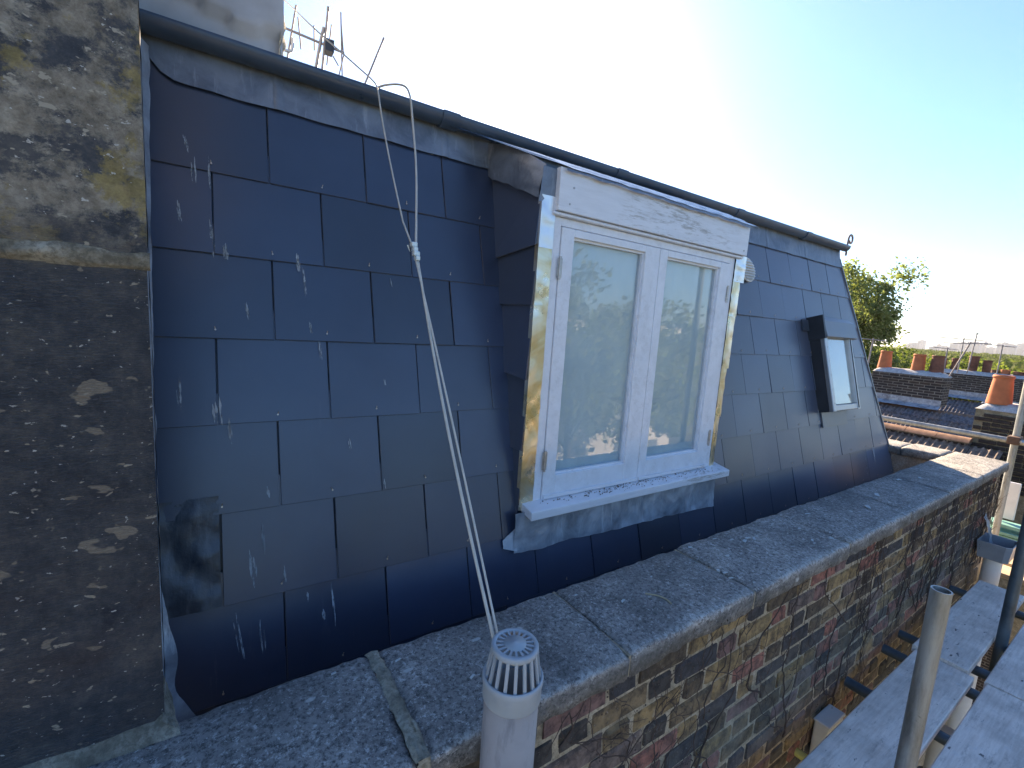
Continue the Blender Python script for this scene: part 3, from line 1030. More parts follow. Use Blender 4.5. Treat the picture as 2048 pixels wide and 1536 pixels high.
# carcass behind: side cheeks and roof
for xa, xb in ((0.835, 0.88), (2.075, 2.12)):
    pl = [(xa, 0.012, 0.06), (xa, 0.012, 1.36), (xa, 0.36, 1.47), (xa, 0.06, 0.06)]
    MB().prism(pl, (xb - xa, 0, 0)).build('cheek_frame', M['void'], dm)
# slates hung on the near cheek
seams = [(-.05, .045, 0.015, .02), (.118, .345, .35, .142), (.347, .621, .626, .214), (.621, .893, .897, .285), (.893, 1.105, 1.112, .33)]
def yman(z): return z * cB / sB
pcs = [  # front z low/high, back z low/high
    (0.03, 0.36, 0.03, 0.35), (0.335, 0.64, 0.330, 0.65), (0.608, 0.91, 0.622, 0.92), (0.885, 1.13, 0.888, 1.14), (1.100, 1.345, 1.070, 1.43)]
random.seed(8)
for i, (fa, fb, ba, bb) in enumerate(pcs):
    x_lo, x_hi = 0.826 - .0, 0.8325
    tlt = random.uniform(-.002, .002)
    def cp(y, z, lo): return (x_lo - .009 + (0.014 * (0 if lo else 1)) + tlt * (1 if lo else 0), y, z)
    yb0, yb1 = yman(ba) + .02, yman(bb) + .02
    pl = [cp(.001, fa, True), cp(.001, fb, False), cp(yb1, bb, False), cp(max(.02, yb0), ba, True)]
    MB().prism(pl, (0.005, 0, 0)).build('cheek_slate', M['slate'], dm, bevel=.0008)
# lead saddle over the top of the near cheek
sd_ = MB()
def sad(a, b):
    y = 0.405 - 0.412 * a
    zl = 1.425 - 0.165 * a + 0.010 * nz(a, 0, 0, 7)
    zh = 1.548 - 0.172 * a + .022 * math.sin(math.pi * a)
    z = zl + (zh - zl) * b
    return (0.815 + .004 * nz(a, b, 0, 6) - .006 * (1 - b) + 0.02 * a * b * b, y, z)
sd_.grid(sad, 24, 8)
sd_.grid(lambda a, b: (0.812 + .012 * b + .074 * a, -.0075 - .003 * nz(a, b, 0, 4), 1.246 + .025 * a + (1.37 - 1.246 - .025 * a) * b), 8, 6)
sd_.build('cheek_flashing', M['lead'], dm)
# trims down both front edges: overlapping folded metal strips
random.seed(3)
for side in (0, 1):
    zs = [0.105, 0.355, 0.62, 0.895, 1.10, 1.27] if side == 0 else [0.13, 0.40, 0.66, 0.93, 1.105, 1.225]
    for i in range(5):
        z0, z1 = zs[i] - .008, zs[i + 1] + .004
        if side == 0:
            xa, xb = 0.824 + random.uniform(-.002, .002), 0.888
        else:
            xa, xb = 2.062, 2.105 + random.uniform(-.003, .004) + (.02 if i == 4 else 0) + .008 * i
        m = MB()
        yy = -0.003 - .0015 * i
        m.grid(lambda a, b: (xa + (xb - xa) * a, yy - .004 * nz(a, b * 3, i, 2) - .0015 * math.sin(a * 3.1), z0 + (z1 - z0) * b), 6, 14)
        if side == 0:
            m.grid(lambda a, b: (xa, yy + .022 * a, z0 + (z1 - z0) * b), 1, 2)
        m.build('edge_trim', M['zinc'] if i == 4 else M['trim'], dm)
# outer frame
fr = MB()
fr.box(FX0, FX0 + .042, -0.002, .07, FZ0, FZ1).box(FX1 - .042, FX1, -0.002, .07, FZ0, FZ1).box(FX0 + .042, FX1 - .042, -0.002, .07, FZ1 - .030, FZ1)
fr.build('frame', M['paint'], dm, bevel=.002)
MB().box(FX0 - .01, FX1 + .04, -0.020, .05, FZ1 + .001, FZ1 + .013).build('drip_moulding', M['paint'], dm, bevel=.003)
# fascia board
MB().box(0.884, 2.118, -0.030, -0.004, 1.2275, 1.376).build('fascia_board', M['paint_worn'], dm, bevel=.002)
for px_, pz_ in ((0.935, 1.256), (0.95, 1.315), (2.085, 1.25)):
    MB().tube([(px_, -.029, pz_), (px_, -.0318, pz_)], .004, 8).build('screw', M['steel'], dm)
# casements
XM = 1.4855
for (xa, xb, ga, gb, hx, name) in ((FX0 + .044, XM - .0015, .990, 1.392, FX0 + .043, 'near'), (XM + .0015, FX1 - .044, 1.538, 1.942, FX1 - .043, 'far')):
    cs = MB()
    z0, z1 = FZ0 + .006, FZ1 - .033
    g0, g1 = 0.220, 1.150
    y0, y1 = -0.008, 0.036
    cs.box(xa, ga, y0, y1, z0, z1).box(gb, xb, y0, y1, z0, z1).box(ga, gb, y0, y1, z0, g0).box(ga, gb, y0, y1, g1, z1)
    ca = cs.build('casement', M['paint'], dm, bevel=.0022)
    # glazing bead
    bd_ = MB()
    for (a, b, c, d) in ((ga, ga + .007, g0, g1), (gb - .007, gb, g0, g1), (ga + .007, gb - .007, g0, g0 + .008), (ga + .007, gb - .007, g1 - .008, g1)):
        bd_.box(a, b, 0.004, 0.016, c, d)
    bd_.build('glazing_bead', M['paint'], ca)
    MB().box(ga + .001, gb - .001, 0.0165, 0.0205, g0 + .001, g1 - .001).build('glass_pane', M['glass'], ca)
    for hz in (0.285, 1.03):
        hm = MB()
        hm.tube([(hx, -.010, hz - .042), (hx, -.010, hz + .042)], .0055, 8)
        hm.box(hx - .011, hx + .011, -.0095, -.0075, hz - .036, hz + .036)
        for q in range(-1, 3):
            hm.tube([(hx, -.010, hz + .018 * q - .010), (hx, -.010, hz + .018 * q - .0075)], .0064, 8)
        hm.build('hinge', M['steel'], ca)
    # rail mouldings at the foot
    MB().box(xa + .004, xb - .004, -.0165, -.0085, z0 + .004, z0 + .020).build('weather_bar', M['paint_worn'], ca, bevel=.002)
# pale curtain and dark room behind the panes
cu_ = MB()
cu_.grid(lambda a, b: (0.935 + 1.08 * a, 0.030 + 0.0012 * math.sin(a * 60) + .001 * math.sin(a * 23), 0.10 + 1.09 * b), 160, 2)
cu_.build('curtain', M['blind'], dm)
MB().box(0.90, 2.05, 0.12, 0.14, 0.10, 1.2).build('room_backing', M['void'], dm)
# sill
sl = MB()
sl.add([(0.835, -.072, .078), (2.150, -.072, .078), (2.150, -.072, .112), (0.835, -.072, .112), (0.835, .03, .098), (2.150, .03, .098), (2.150, .03, .132), (0.835, .03, .132)],
       [(0, 1, 2, 3), (5, 4, 7, 6), (3, 2, 6, 7), (1, 0, 4, 5), (0, 3, 7, 4), (2, 1, 5, 6)])
sl.build('sill', M['paint_worn'], dm, bevel=.004, seg=2)
# moss and grit lying in the angle of the sill
gm_ = MB()
random.seed(17)
for i in range(420):
    t = random.random()
    x = 0.90 + 1.15 * t
    if random.random() > 0.25 + 0.75 * math.exp(-((t - .45) / .22) ** 2): continue
    y = random.gauss(-.030, .012)
    if not -.066 < y < -.009: continue
    z = .112 + (y + .072) * .196 + .001
    s_ = random.uniform(.0012, .004)
    gm_.prism([(x - s_, y - s_ * .5, z), (x + s_, y - s_ * .3, z), (x + s_ * .3, y + s_ * .6, z)], (0, 0, s_ * .8))
tag(gm_.build('sill_grit', plain('grit', (0.13, 0.105, 0.08), 0.95, 0.2, 0, .4, 90).m, dm), kind='stuff')
# lead apron under the sill
ap = MB()
def apron(a, b):
    u = 0.79 + 1.30 * a
    top, bot = 0.30 * GA + .015, (-0.26 - .13 * a) * GA + 0.010 * nz(u, 0, 0, 5) + .004 * nz(u, 1, 0, 18)
    if a < .03: bot += .0
    v = bot + (top - bot) * b
    n = 0.024 + 0.030 * b + 0.009 * nz(u, v, 2, 8) + 0.006 * nz(u, v, 5, 26) - .004 * (1 - b)
    return P(u, v, n)
ap.grid(apron, 120, 12)
ap.build('lead_apron', M['lead_pale'], dm)
MB().grid(lambda a, b: P(0.748 + .055 * a, (-0.235 + .36 * b * (0.35 + .65 * a)) * GA + .02 * (1 - a), 0.016 + .012 * a + .004 * nz(a, b, 0, 4)), 6, 6).build('apron_flap', M['lead_pale'], dm)
MB().add([(0.84, 0.03, 0.03), (2.12, 0.03, 0.03), (2.12, -.004, .10), (.84, -.004, .10)], [(0, 1, 2, 3)]).build('apron_upstand', M['lead_pale'], dm)
# dormer roof: felt and lead sheet swept from the gutter to the fascia
dr = MB()
def droof_w(x):
    w = min(1, max(0, (x - 0.70) / 0.21)) * min(1, max(0, (2.30 - x) / .14))
    return w * w * (3 - 2 * w)
def droof(a, b):
    x = 0.62 + 1.70 * a
    w = droof_w(x)
    yb, zb = 0.345 - .030 * w, 1.552 - .024 * w + .0065 * x
    yf = 0.338 - 0.380 * w
    zf = 1.545 - 0.172 * w - w * (.007 * abs(nz(x, 0, 0, 7)) - .004 * nz(x, 2, 0, 15))
    y = yb + (yf - yb) * b
    z = zb + (zf - zb) * b + 0.008 * w * math.sin(math.pi * b)
    z += w * 0.0036 * (abs(math.sin(b * 15.0 + .4 * nz(x, 0, 0, 2)))) * (0.25 + b)
    return (x, y, z)
dr.grid(droof, 130, 70)
dr.build('dormer_roof', M['felt'], dm)
ed = MB()
ed.grid(lambda a, b: (0.90 + 1.20 * a, -0.042 - .003 * b, 1.372 - .007 * abs(nz(0.9 + 1.2 * a, 0, 0, 7)) + .004 * nz(.9 + 1.2 * a, 2, 0, 15) - (.006 + .014 * abs(nz(a * 7, 3, 0, 1.4))) * b), 110, 3)
ed.build('lead_drip', M['lead'], dm)

# round louvred vent right of the window
vn = thing('round_vent', 'round white louvred vent on the slates just right of the window', 'vent', (2.64, .25, 1.24))
vc = P(2.705, 5.20 * GA, 0.02)
vm = Matrix.Translation(vc) @ Matrix(((1, 0, 0, 0), (0, cB, -sB, 0), (0, sB, cB, 0), (0, 0, 0, 1)))
def local(m, mw):
    m.v = [tuple(mw @ Vector(p)) for p in m.v]
    return m
local(MB().lathe((0, 0, 0), [(0.0, .0), (.080, .0), (.080, .008), (.072, .012), (.070, .006), (.0, .006)], 32), vm).build('vent_ring', M['white_pvc'], vn)
for i in range(7):
    t = -0.054 + .018 * i
    hw = math.sqrt(max(0, .070 ** 2 - t ** 2))
    local(MB().prism([(-hw, t - .008, .018), (-hw, t - .0065, .0185), (-hw, t + .009, .009), (-hw, t + .0075, .0085)], (2 * hw, 0, 0)), vm).build('louvre', M['white_pvc'], vn)

# ------------------------------------------------------------------ roof window
rw = thing('roof_window', 'small dark framed roof window with frosted pane near the far verge', 'roof window', (3.7, .1, .3))
V0, V1 = 0.332 / sB, 0.995 / sB
V0, V1 = 1.34 * GA, 4.02 * GA
U0, U1 = 3.465, 3.945
def pbox(m, u0, u1, v0, v1, n0, n1):
    return m.prism([P(u0, v0, n0), P(u1, v0, n0), P(u1, v1, n0), P(u0, v1, n0)], P(0, 0, n1) - P(0, 0, n0))
pbox(MB(), U0, U0 + .012, V0, V1 - .02, .0, .075).build('side_flashing', M['dark_metal'], rw)
pbox(MB(), U0 + .003, U0 + .012, V0, V1 - .05, .078, .100).build('frame_channel', M['flash_grey'], rw)
pbox(MB(), U1 - .012, U1 + .03, V0, V1 - .03, .0, .085).build('side_flashing', M['dark_metal'], rw)
pbox(MB(), U0 + .012, U1 - .012, V0, V1, .0, .060).build('curb', M['dark_metal'], rw)
fm = MB()
pbox(fm, U0 + .013, U0 + .055, V0, V1 - .06, .065, .104)
pbox(fm, U1 - .060, U1 - .013, V0, V1 - .06, .065, .104)
pbox(fm, U0 + .055, U1 - .060, V0 + .004, V0 + .045, .065, .100)
fm.build('sash', M['alu'], rw, bevel=.003)
pbox(MB(), U1 - .050, U1 - .040, V0 + .01, V1 - .07, .100, .108).build('sash_seal', M['dark_metal'], rw)
pbox(MB(), U0 + .050, U1 - .055, V0 + .05, V1 - .05, .080, .086).build('glass_pane', M['glass_sky'], rw)
pbox(MB(), U0 + .050, U1 - .055, V0 + .05, V1 - .05, .066, .070).build('frosted_sheet', M['frost'], rw)
hd = MB()
hd.prism([P(U0 + .01, V1 - .135, .070), P(U0 + .01, V1 - .130, .125), P(U0 + .01, V1 - .01, .112), P(U0 + .01, V1 + .03, .070), P(U0 + .01, V1 + .03, .01), P(U0 + .01, V1 - .135, .01)], (U1 - U0 + .035, 0, 0))
hd.build('hood', M['flash_grey'], rw, bevel=.003)
pbox(MB(), U0 - .012, U0 + .0095, V1 - .14, V1 + .028, .0, .118).build('hood_cheek', M['dark_metal'], rw)
pbox(MB(), U0 - .10, U0 + .0, V1 - .07, V1 + .01, .012, .022).build('head_flashing', M['lead_dark'], rw)
pbox(MB(), U0 + .02, U1 - .05, V0 - .11, V0 - .002, .012, .020).build('sill_flashing', M['flash_grey'], rw)
for i in range(5):
    for uu in (U0 + .034, U1 + .018):
        q = P(uu, V0 + .06 + .10 * i, .105 if uu < U1 - .1 else .086)
        MB().tube([q, q + P(0, 0, .003)], .0035, 6).build('screw', M['steel'], rw)

# ------------------------------------------------------------------ vent pipe in front of the wall
vp = thing('vent_pipe', 'taupe soil vent pipe with grey plastic cage terminal in front of the coping', 'pipe', (.297, -.742, -2))
ax = Vector((.297, -.745, 0))
MB().lathe(ax, [(.0525, -2.4), (.0525, .130), (.047, .130), (.047, -.3)], 40).build('pipe', M['pipe_paint'], vp)
cg = MB()
cg.lathe(ax, [(.0545, .116), (.0560, .119), (.0560, .146), (.0575, .150), (.0580, .160), (.0560, .164), (.0530, .163), (.0515, .150), (.0515, .116)], 40)
cg.build('terminal_collar', M['pvc_grey'], vp)
NB = 18
for i in range(NB):
    a = 2 * math.pi * i / NB
    rad = Vector((math.cos(a), math.sin(a), 0)); tg = Vector((-math.sin(a), math.cos(a), 0))
    p0 = ax + rad * .0535 + Vector((0, 0, .160)); p1 = ax + rad * .0430 + Vector((0, 0, .222))
    w = .0030
    MB().prism([p0 - tg * w, p0 + tg * w, p0 + tg * w - rad * .004, p0 - tg * w - rad * .004], p1 - p0).build('cage_bar', M['pvc_grey'], vp)
tp = MB()
tp.lathe(ax, [(.0360, .224), (.0430, .224), (.0448, .221), (.0452, .216), (.0440, .212), (.0360, .214)], 40, closed=True)
tp.build('cap_ring', M['pvc_grey'], vp)
cc = MB()
cc.lathe(ax, [(.0, .2265), (.004, .2265), (.005, .225), (.021, .225), (.021, .218), (.0, .218)], 32)
cc.build('cap_disc', M['pvc_grey'], vp)
for i in range(18):
    a = 2 * math.pi * i / 18
    rad = Vector((math.cos(a), math.sin(a), 0)); tg = Vector((-math.sin(a), math.cos(a), 0))
    p0 = ax + rad * .0195 + Vector((0, 0, .2185)); p1 = ax + rad * .037 + Vector((0, 0, .2185))
    MB().prism([p0 - tg * .0020, p0 + tg * .0020, p0 + tg * .0020 + Vector((0, 0, .005)), p0 - tg * .0020 + Vector((0, 0, .005))], p1 - p0).build('cap_rib', M['pvc_grey'], vp)

# ------------------------------------------------------------------ aerial cables
c1 = spline([(0.02, .95, 2.10), (0.092, .75, 1.977), (0.175, .60, 1.841), (0.252, .47, 1.725), (0.294, .40, 1.662), (0.314, .315, 1.600), (0.320, .275, 1.56), (0.326, .238, 1.46), (0.333, .16, 1.30), (0.33, .02, 1.10)], 7) + [Vector((.318, -.105, 1.005)) + (Vector((.3085, -.681, .165)) - Vector((.318, -.105, 1.005))) * t / 12 + Vector((.0065 * math.sin(math.pi * t / 12), 0, -.012 * math.sin(math.pi * t / 12))) for t in range(13)] + [Vector((.300, -.6885, .08)), Vector((.297, -.689, -.1)), Vector((.297, -.689, -.6))]
tag(MB().tube(c1, .0027, 8).build('aerial_cable', M['cable']), 'thin grey cable from the aerial over the gutter, the left of the pair', 'cable', 'aerial cables hanging over the slates')
c2 = spline([(0.325, .40, 1.585), (0.355, .345, 1.605), (0.41, .295, 1.608), (0.430, .270, 1.575), (0.432, .238, 1.48), (0.417, .15, 1.30), (0.365, .00, 1.10)], 7) + [Vector((.326, -.104, 1.005)) + (Vector((.2985, -.681, .165)) - Vector((.326, -.104, 1.005))) * t / 12 + Vector((-.0065 * math.sin(math.pi * t / 12), 0, -.016 * math.sin(math.pi * t / 12))) for t in range(13)] + [Vector((.291, -.6885, .08)), Vector((.288, -.689, -.1)), Vector((.288, -.689, -.6))]
tag(MB().tube(c2, .0037, 8).build('aerial_cable', M['cable']), 'thicker pale cable bent over the gutter lip, the right of the pair', 'cable', 'aerial cables hanging over the slates')
cl = thing('cable_clip', 'pale plastic clip tying the two cables together before the slates', 'clip', (.32, -.11, .99))
for z, w in ((1.018, .016), (1.004, .0125), (.991, .016), (.978, .0115)):
    yy = -.092 - (1.02 - z) * .75
    MB().box(.322 - w * .55, .322 + w * .55, yy - .012, yy + .008, z - .0065, z + .0065).build('clip_band', M['clip'], cl, bevel=.002)
MB().prism([(.305, -.104, 1.0), (.309, -.104, 0.995), (.300, -.108, 1.013), (.297, -.108, 1.012)], (0, -.003, 0)).build('clip_tail', M['clip'], cl)

# ------------------------------------------------------------------ rendered chimney top left
cs_ = thing('rendered_chimney', 'grey cement rendered chimney stack above the gutter at top left', 'chimney', (-.5, 1, 1.5))
rm = MB()
def rf(a, b):
    x, z = -1.0 + 1.075 * a, 1.55 + 1.6 * b
    bul = 0.030 if z > 1.74 + .10 * (0.1 - x) + .02 * nz(x, 0, 0, 7) else 0
    return (x, 0.585 - bul + .010 * nz(x, z, 0, 3) + .005 * nz(x, z, 2, 12), z)
rm.grid(rf, 70, 80)
rm.box(-1.0, .070, .60, 1.6, 1.5, 3.1)
rm.build('rendered_face', plain('smooth_render', (0.50, 0.53, 0.58), 0.9, 0.2, 0, .22, 3.5).m, cs_)
rg = MB()
rg.grid(lambda a, b: (.060 + .022 * a * (1 + .6 * nz(b * 9, a, 0, 3)) + .012 * abs(nz(b * 14, 0, 0, 2)), .565 + .06 * a + .01 * nz(b * 12, a, 3, 2), 1.57 + 1.5 * b), 6, 140)
rg.build('ragged_mortar_edge', M['mortar_pale'], cs_)

# ------------------------------------------------------------------ aerials
def rod(m, a, b, r=.006, n=6): return m.tube([a, b], r, n)
def tv_aerial(label, boom, mast, els, r=.006, mat='rust_alu', extra=None):
    t = thing('television_aerial', label, 'aerial', mast[0], 'television aerials')
    MB().tube(mast, r * 1.7, 8).build('mast', M[mat], t)
    MB().tube(boom, r * 1.3, 6).build('boom', M[mat], t)
    for a, b in els: MB().tube([a, b], r * .8, 6).build('element', M[mat], t)
    if extra: extra(t)
    return t
# behind the gutter, px positions turned into places about 1.5 m back
def ex(t):
    MB().tube(spline([(0.02, 1.52, 2.19), (.10, 1.5, 2.165), (.205, 1.5, 2.145), (.235, 1.5, 2.16), (.238, 1.5, 2.215)], 5), .008, 8).build('clamp_arm', M['alu'], t)
    MB().box(.395, .44, 1.47, 1.53, 2.205, 2.265).build('dipole_box', M['dark_metal'], t)
tv_aerial('yagi aerial fixed to the rendered chimney, pointing right above the gutter', [(-.05, 1.5, 2.265), (.50, 1.5, 2.235)], [(.352, 1.5, 1.55), (.352, 1.5, 2.10), (.378, 1.5, 2.26), (.392, 1.5, 2.325)],
          [((.170, 1.44, 2.305), (.205, 1.58, 2.235)), ((.255, 1.44, 2.295), (.292, 1.58, 2.215)), ((.332, 1.44, 2.285), (.36, 1.58, 2.235)), ((.41, 1.40, 2.30), (.43, 1.6, 2.19)),
           ((.468, 1.45, 2.36), (.50, 1.52, 2.24)), ((.50, 1.5, 2.235), (.485, 1.56, 2.13)), ((.46, 1.42, 2.39), (.515, 1.6, 2.13)), ((.44, 1.5, 2.20), (.47, 1.5, 2.16))], .0048, 'rust_alu', ex)
for lab, p0, p1, r in (('slanting grey rod aerial rising behind the gutter beside the yagi', (.350, 1.5, 1.7), (.412, 1.5, 2.415), .0065), ('thin rod aerial standing close to the rendered chimney edge', (.150, 1.5, 1.7), (.252, 1.5, 2.36), .005), ('lone slanting thin rod standing behind the gutter near the cables', (.52, 1.5, 1.85), (.712, 1.5, 2.375), .0055)):
    t = thing('rod_aerial', lab, 'aerial', p0, 'rod aerials behind the gutter')
    MB().tube([p0, p1], r, 8).build('rod', M['rust_alu'], t)
    MB().tube([p1, Vector(p1) + (Vector(p1) - Vector(p0)).normalized() * .02], r * 1.15, 8).build('tip', M['rust_alu'], t)

# ------------------------------------------------------------------ scaffold
DZ = -0.70
def sboard(label, x0, x1, y0, y1, z, seed, warp=0.004, mat='board', th=.038):
    m = MB()
    n = 24
    rs = []
    prof = [(0, -th), (0, -.004), (.004, 0), (.07, .001), (.155, .001), (.221, 0), (.225, -.004), (.225, -th)]
    W_ = (y1 - y0) / .225
    for i in range(n + 1):
        x = x0 + (x1 - x0) * i / n
        rs.append([(x, y0 + py * W_ + .002 * nz(x, seed, 0, 2), z + pz + warp * nz(x, seed, 3, 1.2) + .0012 * nz(x, py, seed, 25)) for py, pz in prof])
    k = len(prof)
    m.add([p for r_ in rs for p in r_], [(i * k + j, (i + 1) * k + j, (i + 1) * k + (j + 1) % k, i * k + (j + 1) % k) for i in range(n) for j in range(k)])
    m.add(rs[0], [tuple(range(k))[::-1]]).add(rs[-1], [tuple(range(k))])
    return tag(m.build('scaffold_board', M[mat], merge=True), label, 'scaffold board', 'scaffold boards below the parapet', 'thing')
sboard('near scaffold board next to the brick wall, ending under the grey pole', 0.2, 2.822, -1.008, -.787, DZ, 1)
sboard('far scaffold board next to the brick wall, tapering away to the hopper', 2.828, 4.12, -.985, -.775, DZ + .012, 2, .003)
sboard('scaffold board at the bottom right corner, right of the gap', 0.6, 2.826, -1.270, -1.048, DZ - .004, 5)
sboard('scaffold board beyond the joint at the right edge, past the gap', 2.836, 5.2, -1.262, -1.040, DZ - .002, 6)
def stube(label, a, b, mat='galv', r=.02415, open_top=False, group='scaffold tubes', sub=None):
    a, b = Vector(a), Vector(b)
    m = MB()
    m.tube([a + (b - a) * i / 6 for i in range(7)], r, 24, caps=False)
    m.tube([b, a], r - .004, 24, caps=False)
    d = (b - a).normalized()
    for e in (a, b):
        u = d.orthogonal().normalized(); w = d.cross(u)
        ring = [e + (u * math.cos(2 * math.pi * k / 24) + w * math.sin(2 * math.pi * k / 24)) * rr for rr in (r, r - .004) for k in range(24)]
        m.add(ring, [(k, (k + 1) % 24, 24 + (k + 1) % 24, 24 + k) for k in range(24)])
    return tag(m.build('scaffold_tube', M[mat]), label, 'scaffold tube', group, 'thing')
stube('upright galvanised scaffold pole with a cut open top in the foreground right', (1.548, -1.068, -5), (1.548, -1.068, .148))
stube('tall blue grey upright scaffold pole in the gap between the boards', (3.32, -1.015, -5), (3.32, -1.015, 1.4), 'blue_tube')
for x, lab in ((2.33, 'nearest blue transom tube poking out between wall and board'), (2.79, 'second blue transom tube between wall and board'), (3.03, 'dark transom tube just behind the grey pole'), (3.98, 'farthest transom tube at the end of the boards, below the hopper')):
    stube(lab, (x, -.672, DZ - .066), (x, -1.6, DZ - .066), 'blue_tube')
stube('inner ledger tube running under the boards in the gap', (0.4, -1.105, DZ - .12), (4.4, -1.105, DZ - .12), 'galv')
stube('far galvanised upright beyond the parapet corner, sunlit yellow edge', (5.62, -.600, -5), (5.62, -.600, .62))
stube('pale guard rail tube crossing before the tiled roofs', (5.56, 2.6, .118), (5.56, -1.5, .088))
cp = thing('tube_coupler', 'rusty swivel coupler joining guard rail and far upright', 'coupler', (5.6, -.6, .1))
MB().box(5.525, 5.660, -.640, -.560, .065, .135).build('coupler_body', plain('rusty_steel', (0.12, 0.075, 0.055), 0.7, 0.4, 0.4, 0.3, 40).m, cp, bevel=.012, seg=2)
MB().tube([(5.52, -.645, .10), (5.54, -.665, .10)], .012, 8).build('bolt', M['steel'], cp)
# white soil pipe seen through the gap
wp = thing('waste_pipe', 'cream waste pipe with a grey collar seen down the gap between boards', 'pipe', (2.5, -1.0, -3))
MB().tube([(2.46, -.98, -3.4), (2.54, -1.0, -.86)], .050, 20).build('pipe', M['white_pvc'], wp)
MB().tube([(2.501, -.990, -1.12), (2.503, -.9905, -1.08)], .056, 20).build('collar', M['pvc_hopper'], wp)
# fixtures on the wall
fx = thing('wall_light', 'white plastic box fixed low on the brick wall beside the boards', 'fixture', (2.13, -.66, -1))
MB().box(2.05, 2.20, -.725, -.662, -1.03, -.845).build('housing', M['white_pvc'], fx, bevel=.014, seg=3)
MB().box(2.07, 2.18, -.7275, -.7255, -1.0, -.88).build('lens', M['frost'], fx)
MB().box(2.045, 2.205, -.728, -.660, -.848, -.835).build('hood', M['white_pvc'], fx, bevel=.004)
tag(MB().tube([(1.93, -.64, -.95), (1.95, -.74, -.965)], .018, 12).build('pipe_stub', plain('yellow_plastic', (0.45, 0.42, 0.12), 0.5).m), 'short yellow pipe stub sticking out of the wall at the bottom', 'pipe', None, 'thing')

# hopper head and downpipe
hp = thing('hopper_head', 'grey rainwater hopper box at the end of the parapet with white downpipe', 'hopper', (4.6, -.75, -.7))
hm_ = MB()
X0, X1, Y0, Y1, Z0, Z1 = 4.48, 4.74, -.850, -.672, -.650, -.525
t_ = .006
out = [(X0, Y1), (X1, Y1), (X1, Y0 + .02), (X1 - .02, Y0), (X0 + .03, Y0), (X0, Y0 + .03)]
ctr = Vector(((X0 + X1) / 2, (Y0 + Y1) / 2))
n = len(out)
def ins(p, f): q = ctr + (Vector(p) - ctr) * f; return (q.x, q.y)
lo = [ins(p, .86) for p in out]
hm_.add([(x, y, Z1) for x, y in out] + [(x, y, Z0) for x, y in lo] + [(*ins(p, .94), Z1) for p in out] + [(*ins(p, .80), Z0 + .008) for p in out],
        [(j, (j + 1) % n, n + (j + 1) % n, n + j) for j in range(n)] + [(2 * n + j, 3 * n + j, 3 * n + (j + 1) % n, 2 * n + (j + 1) % n) for j in range(n)] + [(j, 2 * n + j, 2 * n + (j + 1) % n, (j + 1) % n) for j in range(n)] + [tuple(range(n, 2 * n)), tuple(range(3 * n, 4 * n))[::-1]])
hm_.build('hopper', M['pvc_hopper'], hp)
MB().tube([(4.60, -.755, -.652), (4.60, -.755, -5)], .052, 20).build('downpipe', M['white_pvc'], hp)
of = MB()
of.grid(lambda a, b: (4.60 + .07 * a + .01 * nz(b, a, 0, 5), -.655 - .07 * b ** .7 - .01 * nz(a, b, 2, 5), -.36 - .21 * b + .012 * nz(a, b, 0, 6)), 8, 14)
of.build('lead_outlet', M['lead_pale'], hp)

# sunlit stuff on the next deck
random.seed(2)
for i, (lab, mt, x, y0, y1, z, w, th) in enumerate((
        ('lower green sheathing board of the stack beyond the hopper', 'green_board', 6.25, -1.5, -.42, -.90, .18, .030),
        ('middle pale green board of the stack beyond the hopper', 'green_board', 6.20, -1.5, -.44, -.855, .16, .030),
        ('top blue-green board of the stack beyond the hopper', 'green_board', 6.24, -1.5, -.46, -.79, .18, .030),
        ('brown plank lying under the green boards', 'board_warm', 6.0, -1.5, -.40, -.97, .20, .035),
        ('sunlit yellow plank nearest the hopper on the far deck', 'board_warm', 5.05, -1.6, -.70, -.86, .225, .038),
        ('second sunlit yellow plank beyond the hopper', 'board_warm', 5.35, -1.6, -.66, -.86, .225, .038),
        ('third sunlit yellow plank, below the brown one', 'board_warm', 5.65, -1.6, -.62, -.86, .225, .038))):
    tag(MB().box(x - w / 2, x + w / 2, y0, y1, z - th, z).build('timber_board', M[mt], bevel=.003), lab, 'plank', 'timber on the far scaffold deck', 'thing')
tag(MB().box(6.28, 6.31, -.612, -.488, -.76, -.395).build('white_panel', M['white_pvc'], bevel=.004), 'white plastic panel standing behind the far upright', 'panel', None, 'thing')

